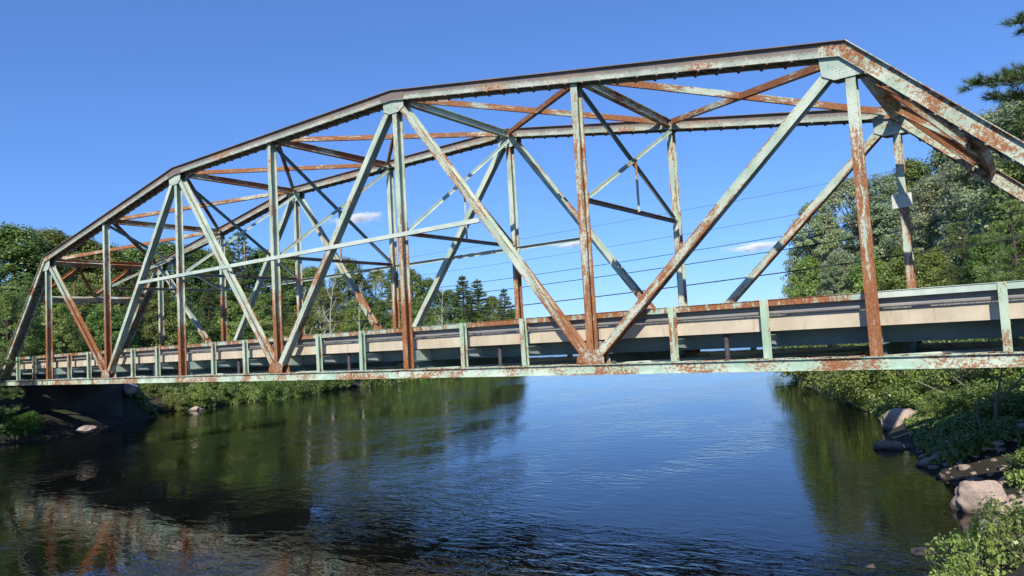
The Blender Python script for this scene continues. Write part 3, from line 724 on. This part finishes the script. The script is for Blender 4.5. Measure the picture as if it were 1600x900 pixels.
bl = ['broad rounded dark tree at the far left edge of the photo', 'tall rounded tree left of the leftmost bridge corner', 'dark tree crown just above the leftmost upper corner of the bridge', 'leafy tree behind the second vertical from the left',
      'dark leafy tree between the second and third near verticals', 'dense tree behind the third near vertical', 'mid green tree right of the third near vertical', 'narrow leafy tree just left of the tall pine tip',
      'pine whose pointed tip rises above the leafy trees left of the fourth vertical', 'dark rounded tree just right of the tall pine tip', 'leafy tree right behind the fourth near vertical', 'leafy tree with a lower crown right of the fourth vertical',
      'rounded tree under the little white cloud', 'thin birch left of the fifth near vertical', 'slim spruce tip beside the fifth near vertical', 'leafy tree right behind the fifth near vertical', 'dark tree sloping down right of the fifth vertical',
      'lower leafy tree left of the twin spruces', 'left one of the twin pointed spruces', 'right one of the twin pointed spruces', 'low leafy tree between the twin spruces and the last spruce', 'last pointed spruce before open sky', 'small leafy tree at the right end of the left bank wood']
for (k, px, ty, D, wd), lb in zip(back, bl): plant_at(k, px, ty, D, lb, 'tree', GL, wd)
front = [('alder', 12, 455, 63, 1), ('spruce', 45, 430, 68, 1), ('alder', 88, 470, 64, 1), ('maple', 130, 440, 70, 1), ('alder', 165, 475, 67, 1), ('spruce', 205, 440, 70, .9), ('oak', 242, 450, 71, 1), ('alder', 283, 462, 71, 1), ('spruce', 325, 430, 76, .9),
         ('alder', 362, 470, 74, 1), ('oak', 402, 455, 78, .9), ('spruce', 440, 450, 79, .9), ('alder', 470, 480, 77, .9), ('birch', 503, 448, 84, 1), ('birch', 526, 455, 86, 1), ('alder', 556, 478, 84, .9), ('oak', 592, 468, 90, .8), ('alder', 622, 490, 90, .9),
         ('oak', 655, 470, 97, .8), ('birch', 686, 478, 104, 1), ('alder', 716, 496, 104, .9), ('oak', 745, 486, 120, .8), ('alder', 775, 502, 128, .9), ('alder', 797, 512, 140, .7)]
fl = ['bushy bright tree low at the left edge of the photo', 'dark spruce under the slanted left end post', 'bright bushy tree between the end post and the first vertical', 'leafy tree just right of the first near vertical', 'bright bushy tree left of the second vertical',
      'dark spruce behind the left V of crossing diagonals', 'leafy tree left of the third near vertical, front row', 'bright low tree behind the foot of the third vertical', 'dark spruce between the third and fourth verticals', 'bright low tree left of the long brace reaching the fourth vertical',
      'leafy tree left of the fourth vertical, front row', 'dark spruce just right of the fourth vertical', 'bright low tree behind the rising brace right of the fourth vertical', 'leaning white trunked birch between the fourth and fifth verticals', 'second white trunked birch, right of the leaning one',
      'bright low tree right of the two birches', 'leafy tree left of the fifth vertical, front row', 'bright low tree at the foot of the fifth vertical', 'leafy tree right of the fifth vertical, front row', 'thin pale trunked birch in front of the twin spruces, to their left', 'bright low tree below the twin spruces',
      'leafy tree under the right twin spruce', 'bright low tree below the last spruce', 'smallest bright tree on the tip of the left bank']
for (k, px, ty, D, wd), lb in zip(front, fl): plant_at(k, px, ty, D, lb, 'tree', GL, wd)
right = [('poplar', 1272, 330, 60, .9), ('poplar2', 1322, 296, 62, .9), ('poplar', 1375, 290, 58, 1), ('oak', 1425, 268, 60, .8), ('poplar2', 1460, 292, 50, .9), ('oak', 1500, 236, 52, 1), ('poplar', 1552, 196, 46, 1), ('poplar2', 1603, 172, 44, 1), ('oak', 1660, 150, 40, 1),
         ('alder', 1262, 410, 55, .8), ('poplar', 1310, 400, 52, .9), ('alder', 1360, 405, 50, .9), ('alder', 1415, 395, 46, .9), ('softpine', 1500, 330, 37, 1), ('softpine', 1575, 295, 31, .9), ('maple', 1455, 400, 42, .8), ('maple', 1545, 385, 36, .8), ('alder', 1620, 380, 32, .9)]
rl = ['silvery poplar at the left end of the right bank wood', 'tallest silvery poplar left of the last near vertical', 'silvery poplar right behind the last near vertical', 'green tree behind the small notice plate', 'silvery poplar right of the notice plate', 'dark green tree under the sloping lower portal beams',
      'tall tree below the slanted near end post', 'tall tree at the right edge of the photo', 'tree cut off by the right edge of the photo, behind the slanted end post', 'low bright tree where the right bank wood meets open sky', 'lower silvery tree above the rusty top rail', 'low bright tree left of the last vertical, above the rail',
      'low bright tree between the last near vertical and the notice post', 'soft bright pine between the notice plate and the end posts', 'soft bright pine at the right edge below the end posts', 'dark leafy tree behind the pale green top rail', 'dark leafy tree behind the right end of the top rail', 'bright leafy tree low at the right edge, above the rail']
for (k, px, ty, D, wd), lb in zip(right, rl): plant_at(k, px, ty, D, lb, 'tree', GR, wd)

# shrubs along the waterlines
def shore(kind, px, py, h, label, group, wide=1.0, dz=0):
    p = onZ(px, py, WZ+dz*KS); return plant(kind, p[0], p[1], h*KS, label, 'shrub', group, None, wide, .15)
GS, GT = 'shrubs on the left waterline', 'shrubs on the right bank under the bridge'
for (k, px, py, h, wd), lb in zip([('bush', 214, 636, 1.7, 1), ('bush2', 240, 640, 1.9, 1), ('bush2', 275, 641, 1.5, 1.1), ('bush', 312, 637, 1.8, 1), ('bush2', 350, 632, 1.9, 1), ('bush2', 385, 628, 1.8, 1), ('bush', 420, 624, 2.6, 1), ('bush2', 462, 618, 3, 1), ('bush', 500, 612, 3, 1), ('bush2', 540, 606, 3.4, 1),
                                   ('bush2', 590, 600, 3.6, 1.1), ('bush', 640, 593, 4, 1.2), ('bush2', 690, 587, 4, 1.3), ('bush', 735, 578, 4, 1.3), ('bush2', 780, 568, 4, 1.3)],
                                  ['bright shrub beside the pale rock at the left abutment', 'shrub just right of the left abutment', 'dark low shrub at the left waterline below the third vertical', 'bright shrub at the left waterline right of the third vertical', 'middle shrub on the left waterline between third and fourth verticals',
                                   'dark shrub on the left waterline short of the fourth vertical', 'bright bush hanging over the water left of the fourth vertical', 'dense bush right of the fourth vertical at the waterline', 'bright bush left of the shore boulder', 'bush above the boulder on the left waterline',
                                   'far bush on the waterline left of the fifth vertical', 'far bush right of the fifth vertical at the waterline', 'farther dense bush on the left waterline', 'bush near the tip of the left bank', 'last bush on the tip of the left bank']):
    shore(k, px, py, h, lb, GS, wd)
for (k, x, y, h, wd), lb in zip([('bush', 20.4, 16.4, 3.0, 1), ('bush', 22.4, 14.2, 2.7, 1), ('bush2', 23.6, 11.6, 2.0, .9), ('bush2', 25.0, 10.2, 2.2, 1), ('bush2', 26.6, 9.4, 2.4, 1), ('bush', 24.6, 13.8, 2.9, 1.1), ('bush2', 22.6, 16, 2.6, 1.1), ('bush', 18.4, 20.5, 2.6, 1.1), ('bush2', 27.6, 12, 2.8, 1.1), ('bush2', 15.6, 27, 3, 1.2), ('bush', 12.6, 34, 3, 1.2), ('bush2', 10.8, 41, 3.2, 1.2), ('bush2', 24.2, 7.6, 1.1, 1.2), ('bush2', 25.6, 7.0, 1.2, 1.2), ('bush', 23.1, 8.9, 1.0, 1.1), ('bush2', 27.2, 7.2, 1.6, 1.2), ('bush', 19.3, 18.2, 2.4, 1.1), ('bush', 26.3, 8.4, 3.0, .9), ('bush', 25.2, 11.8, 3.0, 1)],
                                ['bright bush overhanging the water left of the large half sunk rock', 'sunlit bush above the large half sunk rock', 'small bush right of the large half sunk rock', 'dark bush beside the forked grey stems', 'dark bush at the right edge under the bridge', 'bright bush in the middle of the right bank under the bridge',
                                 'bush behind the overhanging bright bush', 'bush farther back along the right waterline', 'dense bush behind the forked grey stems', 'shaded bush far along the right bank', 'farther shaded bush on the right bank', 'last bush where the right bank turns away', 'low dark bush left of the forked grey stem', 'low bush right behind the wedge shaped rock', 'low leafy bush spilling over the bank near the lone rounded boulder', 'dark bush at the right edge above the driftwood', 'leftmost bright bush of the right bank, drooping to the water', 'tall bright bush at the right edge just below the bottom chord', 'tall bright bush left of the one at the right edge, touching the bottom chord']):
    plant(k, *ks(x, y), h*KS, lb, 'shrub', GT, None, wd, .15)
# foreground shrubs, lower right corner
for (k, px, py, dz, h, wd), lb in zip([('bush3', 1530, 905, .3, 1.0, .85), ('bush3', 1600, 880, .5, 1.15, .8), ('bush3', 1500, 960, .3, .8, .9)],
                                      ['leafy green shrub in the lower right corner, beside the pale stone in the water', 'leafy shrub cut off by the right edge, below the big pinkish boulder', 'low shrub at the bottom edge of the photo, right side']):
    shore(k, px, py, h, lb, 'shrubs in the lower right corner', wd, dz)

def undergrowth(name, boxes, LF, lsize, seed, label):
    rs = np.random.RandomState(seed); CC = []
    for (x0, y0, x1, y1, halfw, n, hm, r) in boxes:                 # a band of clumps along a line, following the ground
        t = rs.uniform(0, 1, n); o = rs.uniform(-1, 1, n)*halfw; dx, dy = x1-x0, y1-y0; l = math.hypot(dx, dy)
        X = x0+dx*t-dy/l*o; Y = y0+dy*t+dx/l*o; Z = gz(X, Y); ok = Z > WZ-.05
        Hh = hm*(.35+.65*np.abs(np.sin(X*1.9+1.3*np.sin(Y*1.1))*np.cos(Y*1.6)))*rs.uniform(.1, 1, n)
        CC.append(np.stack([X, Y, Z+Hh, np.full(n, r)], 1)[ok])
    CC = np.concatenate(CC); k = 34; idx = np.repeat(np.arange(len(CC)), k); d = rs.normal(0, 1, (len(idx), 3)); d /= np.linalg.norm(d, axis=1)[:, None]
    cen = CC[idx, :3]+d*(CC[idx, 3]*rs.uniform(.2, 1, len(idx))**.6)[:, None]
    V, Q = leaf_quads(cen, d, lsize, rs, .6, .8); tag(link(name, npmesh(name, V, Q, LF)), label, 'undergrowth', kind='stuff')
P0 = lambda x, y: ks(x, y)
undergrowth('bank_undergrowth', [(*P0(25.8, 5.6), *P0(25.4, 12), 1.7, 900, 1.0, .24), (*P0(27.0, 5), *P0(28, 12), 2.5, 900, 1.3, .3), (*P0(22.2, 12.2), *P0(19.2, 19.5), 1.6, 700, 1.2, .28), (*P0(26.0, -.6), *P0(26.6, 5), 1.1, 420, .5, .2), (*P0(24.6, 2.4), *P0(23.9, 8.2), .9, 1000, .28, .16), (*P0(23.9, 3.0), *P0(22.4, 9.6), .6, 300, .16, .13),
             (*P0(18.5, 20), *P0(11.5, 40), 2.2, 900, 1.6, .4)], LF_mid, .12, 4, 'leafy undergrowth covering the right bank down to the water')
undergrowth('shore_undergrowth', [(-32, 9.6, -42, 12.5, 1.9, 600, .7, .35), (*P0(-28.5, 10.3), *P0(-27.6, 13.5), 1.6, 500, .9, .35), (*P0(-28.2, 14), *P0(-30.2, 26), 1.8, 900, 1.3, .45), (*P0(-30.5, 26), *P0(-35.5, 49), 2.4, 1100, 1.8, .55), (*P0(-36, 50), *P0(-58, 96), 3, 900, 2.2, .8)],
            LF_dark, .28, 5, 'leafy undergrowth along the left waterline')
# pale trunks standing in front of the left bank wood
for (px, py, D, h, lean, lb) in ((514, 532, 76, 7.6, .9, 'leaning white birch trunk standing clear of the leaves left of the fifth vertical'), (478, 525, 73, 5.5, -.3, 'short white birch trunk right of the fourth vertical'),
                                 (561, 520, 80, 6.5, .4, 'thin white trunk behind the long falling brace of the far truss'), (18, 535, 64, 3.2, .1, 'pale bare trunk at the far left edge under the trees'), (690, 505, 98, 6, .5, 'forked pale trunk below the twin spruces')):
    p = atD(px, py, D*KS); g = gz1(p[0], p[1]); mb = MB(); ux, uy = rt0[0], rt0[1]; H_ = h+max(0, p[2]-g)
    pt = lambda t, o=0: (ux*(lean*t*t+.08*math.sin(t*7)+o), uy*(lean*t*t+.08*math.sin(t*7)+o), -.3+(H_+.3)*t)
    mb.tube([pt(t) for t in np.linspace(0, 1, 9)], [.10*(1-.8*t) for t in np.linspace(0, 1, 9)], 7)
    for t, o in ((.45, .9), (.55, -.8), (.68, .8), (.78, -.6), (.88, .5)):
        a = Vector(pt(t)); mb.tube([a, a+Vector((ux*o*.5, uy*o*.5, .6)), a+Vector((ux*o, uy*o, 1.5))], [.05, .035, .012], 5, False)
    o = mb.build('dead_birch', M_barkB); o.location = (p[0], p[1], g); tag(o, lb, 'dead tree', 'bare pale trunks on the left bank')
# bare stems
mb = MB()
for ax_, ay_, az_ in ((-2.4, 1.2, 3.2), (-2.0, .4, 2.2), (-1.6, 1.8, 2.6), (-2.6, .2, 1.2)):
    mb.tube([(0, 0, 0), (ax_*.5, ay_*.5, az_*.45), (ax_, ay_, az_)], [.035, .02, .006], 6)
o = mb.build('bare_branches', M_twig); q_ = ks(24.6, 8.6); o.location = (*q_, gz1(*q_)-.1); o.scale = (1.25,)*3; tag(o, 'bare grey branches slanting out of the bushes over the right waterline', 'branches')
mb = MB(); mb.tube([(0, 0, -.2), (.08, .1, .6), (.30, .2, 1.6)], [.05, .04, .015], 7); mb.tube([(.09, .11, .65), (.5, .2, 1.1), (.85, .3, 1.5)], [.035, .025, .008], 7); mb.tube([(-.25, 0, -.2), (-.35, .1, .7)], [.035, .015], 6)
o = mb.build('forked_stem', M_twig); p = onZ(1555, 690, kz(-2.6)); o.location = (p[0], p[1]+.1, gz1(p[0], p[1])-.05); o.scale = (1.3,)*3; tag(o, 'forked pale grey stem rising behind the driftwood log', 'stem')
mb = MB(); p = onZ(1525, 698, kz(-2.6)); p[2] = gz1(p[0], p[1])+.07; q = onZ(1640, 690, kz(-2.35)); q[2] = gz1(q[0], q[1])+.1; mb.tube([tuple(p), tuple((np.array(p)+q)/2+np.array([0, 0, .03])), tuple(q)], [.07, .09, .11], 9)
tag(mb.build('driftwood_log', M_log), 'bleached driftwood log lying at the foot of the wedge shaped rock', 'log')

# ---------------------------------------------------------------- rocks
def rock(loc, size, seed, label, group='boulders along the river banks', rz=0.0, cut=11):
    bm = bmesh.new(); bmesh.ops.create_icosphere(bm, subdivisions=5, radius=1); rr = random.Random(seed)
    pl = []
    for _ in range(cut):
        n = Vector((rr.gauss(0, 1), rr.gauss(0, 1), rr.gauss(.2, .8))).normalized(); pl.append((n, rr.uniform(.5, .8)))
    for v in bm.verts:
        c = v.co.copy()
        for n, dd in pl:
            t = c.dot(n)
            if t > dd: c -= n*(t-dd)*.97
        c *= 1+.16*noise.noise(c*1.6+Vector((seed*3.1, 0, 0)))+.09*noise.noise(c*3.7+Vector((0, seed, 0)))+.045*noise.noise(c*8.5)+.02*noise.noise(c*19)
        v.co = Vector((c.x*size[0], c.y*size[1], c.z*size[2]))
    me = bpy.data.meshes.new('boulder'); bm.to_mesh(me); bm.free(); me.materials.append(M_rock)
    me.polygons.foreach_set('use_smooth', [True]*len(me.polygons))
    o = link('boulder', me, None, loc); o.rotation_euler = (0, 0, rz); return tag(o, label, 'rock', group)
def rockat(px, py, z, size, seed, label, **k):
    z = kz(z); size = tuple(v*KS for v in size); p = onZ(px, py, z); return rock((p[0], p[1], z), size, seed, label, **k)
rockat(1392, 700, -3.08, (.52, .34, .27), 1, 'rounded pinkish boulder standing alone in the water')
rockat(1412, 672, -3.1, (.80, .55, .75), 2, 'large half sunk boulder mirrored in the water below the bushes', rz=.3)
rockat(1448, 672, -3.0, (.55, .5, .68), 22, 'taller rock touching the right side of the large half sunk boulder')
rockat(1540, 790, -3.0, (.58, .50, .62), 3, 'big angular pinkish boulder at the water edge, lower right')
rockat(1588, 800, -2.75, (.42, .40, .26), 4, 'low pale rock right of the big angular boulder')
rockat(1445, 866, -3.12, (.34, .14, .14), 5, 'long flat pale stone in the shallows beside the corner shrub', rz=.5)
rockat(1360, 889, -3.13, (.17, .09, .08), 6, 'smallest pale stone barely above the water near the bottom edge', rz=.4)
rockat(1462, 727, -3.08, (.6, .45, .34), 7, 'dark shaded rock at the waterline left of the driftwood')
rockat(1575, 696, -2.5, (.55, .4, .50), 8, 'wedge shaped pale rock behind the driftwood log', rz=.5)
rockat(1478, 697, -2.85, (.45, .4, .32), 9, 'low rock covered with leaves at the foot of the bright bushes')
rockat(1560, 845, -2.6, (.42, .36, .30), 12, 'brownish rock behind the corner shrub')
rockat(134, 671, -2.15, (.62, .4, .2), 13, 'small pale rock at the tip of the grassy spit, far left')
rock((-31.6, 9.0, -1.3), (.9, .7, .6), 14, 'pale rock against the right side of the left abutment')
rockat(553, 603, -3.05, (1.9, 1.2, .75), 15, 'flat boulder on the left waterline between fourth and fifth verticals')
rockat(395, 627, -3.1, (.8, .5, .4), 16, 'small rock at the left waterline under the dark shrub')
rockat(308, 641, -3.1, (.7, .5, .35), 17, 'small pale rock at the left waterline right of the third vertical')
# grass
def grass(name, cx, cy, rx, ry, n, h0, h1, wd, label):
    r_ = random.Random(hash(name) % 97+n); X, Yy = [], []
    for _ in range(n):
        a = r_.uniform(0, 6.28); q = r_.random()**.6; X.append(cx+math.cos(a)*rx*q); Yy.append(cy+math.sin(a)*ry*q)
    Z = gz(np.array(X), np.array(Yy)); pts = [(x, y, z-.03) for x, y, z in zip(X, Yy, Z) if z > WZ-.05]
    Vv, Qq = blades(pts, h0, h1, wd, r_); tag(link(name, npmesh(name, Vv, Qq, LF_grass)), label, 'grass', kind='stuff')
p = onZ(1545, 830, kz(-2.7)); grass('shore_grass', p[0]+.2, p[1], 1.4, 1.0, 3000, .16, .42, .010, 'bright green grass tuft in front of the big angular boulder')
grass('spit_grass', -27.6, -.2, 1.9, 1.5, 4000, .15, .4, .03, 'sunlit grass on the low spit below the left abutment')
grass('bank_grass', *ks(28.5, 12), 6, 7, 12000, .15, .5, .022, 'grass and weeds covering the right bank under the bridge')
grass('left_bank_grass', -50, 24, 10, 11, 9000, .3, .8, .05, 'grass on the left bank beside the abutment')

def stones(name, cx, cy, rx, ry, n, s0, s1, label):
    r_ = random.Random(n); bm = bmesh.new(); bmesh.ops.create_icosphere(bm, subdivisions=1, radius=1); base = [v.co.copy() for v in bm.verts]; fs = [tuple(v.index for v in f.verts) for f in bm.faces]; bm.free()
    mb = MB(); X = [cx+r_.gauss(0, .5)*rx for _ in range(n)]; Yy = [cy+r_.gauss(0, .5)*ry for _ in range(n)]; Z = gz(np.array(X), np.array(Yy))
    for x, y, z in zip(X, Yy, Z):
        if z < WZ-.12: continue
        q = s0*(s1/s0)**(r_.random()**2); a = r_.uniform(0, 6.28); c, s_ = math.cos(a), math.sin(a); sx, sy, sz = q*r_.uniform(.8, 1.4), q*r_.uniform(.6, 1), q*r_.uniform(.4, .7); vs = []
        for b in base:
            k = r_.uniform(.8, 1.15); u, v = b.x*sx*k, b.y*sy*k; vs.append((x+u*c-v*s_, y+u*s_+v*c, z+b.z*sz*k))
        mb.add(vs, fs)
    tag(mb.build(name, M_rock), label, 'stones', kind='stuff')
p_ = ks(23.6, 5.5); stones('waterline_stones', p_[0], p_[1], 1.6, 7.0, 420, .05, .24, 'stones along the shaded waterline behind the big angular boulder')
p_ = ks(25.4, 1.5); stones('bank_stones', p_[0], p_[1], 2.2, 7.0, 420, .04, .22, 'loose stones strewn over the shaded bank below the right end of the bridge')
for (k, x, y, h), lb in zip([('maple', -26.6, -10.2, 11), ('oak', -35, -9, 13)], ['dark tree beside the left end of the bridge, outside the left edge', 'second tree outside the left edge, behind the first']): plant(k, x, y, h, lb, 'tree', 'trees outside the left edge')  # unseen trees, added to throw shade over the left abutment and spit
# ---------------------------------------------------------------- large pine beside the photographer, left-end pine
def nearpine():
    rs = np.random.RandomState(5); bx, by = 32.2, -9.0; g = gz1(bx, by); root = empty('pine_tree', (bx, by, g)); mb = MB(); h = 7.7
    mb.tube([(0, 0, -.3), (.05, 0, 3.6), (0, .1, h)], [.26, .19, .02], 10)
    cen, dirs, fc, fd = [], [], [], []
    def bough(z, a, Lb, lift, fine, nt=1.0):
        u = Vector((math.cos(a), math.sin(a), 0)); v = Vector((-u.y, u.x, 0)); p0 = Vector((0, 0, z)); p1 = p0+u*Lb*.5+Vector((0, 0, Lb*.5*lift)); p2 = p0+u*Lb+Vector((0, 0, Lb*lift*.75))
        mb.tube([p0, p1, p2], [.045, .022, .005], 6, False)
        for s in (np.arange(.70, 1.0, .016) if fine else np.arange(.28, 1.0, .1)):
            b0 = p0.lerp(p1, s*2) if s < .5 else p1.lerp(p2, (s-.5)*2)
            for sd_ in (-1, 1):
                l2 = (min(.42, (1.03-s)*Lb*.4+.07) if fine else Lb*(.32*(1.08-s)+.05))*rs.uniform(.5, 1.1); dv = (u*.9+v*sd_*.75+Vector((0, 0, rs.uniform(-.25, .35)))).normalized(); e = b0+dv*l2
                mb.tube([b0, e], [.006 if fine else .010, .003], 4, False)
                for q in np.arange(.25, 1.01, .13 if fine else .3):
                    (fc if fine else cen).append(tuple(b0.lerp(e, q)+Vector(rs.normal(0, .015, 3)))); (fd if fine else dirs).append(tuple((dv*.8+Vector((0, 0, .35))+Vector(rs.normal(0, .3, 3))).normalized()))
        for q in np.arange(.8, 1.02, .05): (fc if fine else cen).append(tuple(p1.lerp(p2, q*2-1))); (fd if fine else dirs).append(tuple(u))
    # the boughs whose tips reach into the upper right of the view
    for tx, ty, tD in ((1520, 130, 7.0), (1575, 118, 7.3), (1556, 152, 7.2), (1590, 36, 7.3)):
        tip = atD(tx, ty, tD)-np.array([bx, by, g]); a = math.atan2(tip[1], tip[0]); Lb = math.hypot(tip[0], tip[1]); z0 = tip[2]-Lb*.06
        bough(z0, a, Lb, .08, True)
    for z in np.arange(2.4, h, .34):
        for k in range(6):
            a = rs.uniform(0, 6.28); Lb = 4.0*(1-(z/h)**2.4)*rs.uniform(.7, 1.1)+.3
            e = np.array([bx+math.cos(a)*Lb, by+math.sin(a)*Lb, g+z]); d = e-CAM; px = 800+F*(d@rt)/(d@fw); py_ = 450-F*(d@up)/(d@fw)
            if d@fw > 0 and px < 1680 and py_ > -80: Lb *= .45
            bough(z, a, Lb, rs.uniform(.05, .3), False)
    mb.build('trunk', M_barkD, root)
    V, Q = needle_tufts(np.array(fc), np.array(fd), .08, .004, 44, rs); link('needles', npmesh('needles', V, Q, LF_pinehi), root)
    V, Q = needle_tufts(np.array(cen), np.array(dirs), .2, .022, 22, rs); link('crown', npmesh('crown', V, Q, LF_pine), root)
    tag(root, 'close pine whose needled bough reaches into the upper right corner', 'tree')
nearpine()
p = atD(-56, 462, 52); q = copy_tree(proto['softpine']); g = gz1(p[0], p[1]); s = (p[2]-g)/11; q.location = (p[0], p[1], g); q.scale = (s*1.25, s*1.25, s); tag(q, 'small bright pine whose branches cover the far left end of the bridge', 'tree'); 
if 'group' in q: del q['group']

# ---------------------------------------------------------------- cables and pole
def pole(x, y, lab):
    g = gz1(x, y); o = empty('utility_pole', (x, y, g)); tag(o, lab, 'pole')
    mb = MB(); mb.tube([(0, 0, -.5), (0, 0, 8.4-g)], [.16, .11], 10); mb.build('shaft', M_wood, o)
    mb = MB(); mb.box(-.06, .06, -.9, .9, 6.2-g, 6.32-g); mb.build('crossarm', M_wood, o)
pole(-46, 11, 'brown wooden utility pole among the trees right of the first near vertical'); pole(52, 11, 'brown wooden utility pole beyond the right bank')
for (zb, k, r0, dy), lb in zip([(2.48, .0010, .020, 0), (3.42, .0010, .014, .3), (3.9, .0010, .011, -.3), (4.85, .0009, .006, .7), (5.75, .0006, .005, -.7)],
                           ['lowest and thickest black cable sagging behind the bridge', 'second lowest black cable behind the bridge', 'thin middle cable behind the bridge', 'fourth cable from the bottom, very thin, behind the bridge', 'topmost and thinnest cable behind the bridge']):
    mb = MB(); xs_ = np.linspace(-46, 52, 44); mb.tube([(x, 11+dy, zb+k*(x+3)**2) for x in xs_], [r0*1.15]*44, 6)
    tag(mb.build('cable', M_wire), lb, 'cable', 'cables strung behind the bridge')

# ---------------------------------------------------------------- clouds (real volumes, far beyond everything)
def b_cloud(n, b, o):
    n.nodes.remove(b); t = n.nodes.new('ShaderNodeTexCoord'); pv = n.nodes.new('ShaderNodeVolumePrincipled')
    ln = n.nodes.new('ShaderNodeVectorMath'); ln.operation = 'LENGTH'; L(n, t.outputs['Object'], ln.inputs[0])
    m = n.nodes.new('ShaderNodeMapping'); m.inputs['Scale'].default_value = (2.2, 2.2, .9); L(n, t.outputs['Object'], m.inputs[0])
    a = nz(n, m.outputs[0], 1.3, 6, .65); f = mth(n, 'SUBTRACT', a, mth(n, 'MULTIPLY', ln.outputs['Value'], .42))
    d = sm(n, f, .20, .42, 0, .055); L(n, d, pv.inputs['Density']); pv.inputs['Color'].default_value = (1, 1, 1, 1); pv.inputs['Anisotropy'].default_value = -.35
    L(n, pv.outputs[0], o.inputs['Volume'])
M_cloud = mat('cloud_vapour', b_cloud); M_cloud.cycles.volume_step_rate = 1.0 if hasattr(M_cloud.cycles, 'volume_step_rate') else 1.0
for px, py, wpx, hpx, tilt, lb in ((556, 342, 62, 13, -.06, 'brightest small white cloud above the left bank trees'), (1180, 386, 60, 10, -.05, 'faint wisp of cloud left of the right bank trees'), (893, 382, 40, 7, -.03, 'faintest wisp of cloud in the middle of the sky')):
    D = 5200; p = atD(px, py, D); k = D/F; bm = bmesh.new(); bmesh.ops.create_icosphere(bm, subdivisions=3, radius=1); me = bpy.data.meshes.new('cloud'); bm.to_mesh(me); bm.free(); me.materials.append(M_cloud)
    o = link('cloud', me, None, tuple(p)); o.scale = (wpx*k, 60, hpx*k); o.rotation_euler = (0, -tilt*0-ROLL-.10, -YAW); tag(o, lb, 'cloud', 'small clouds')
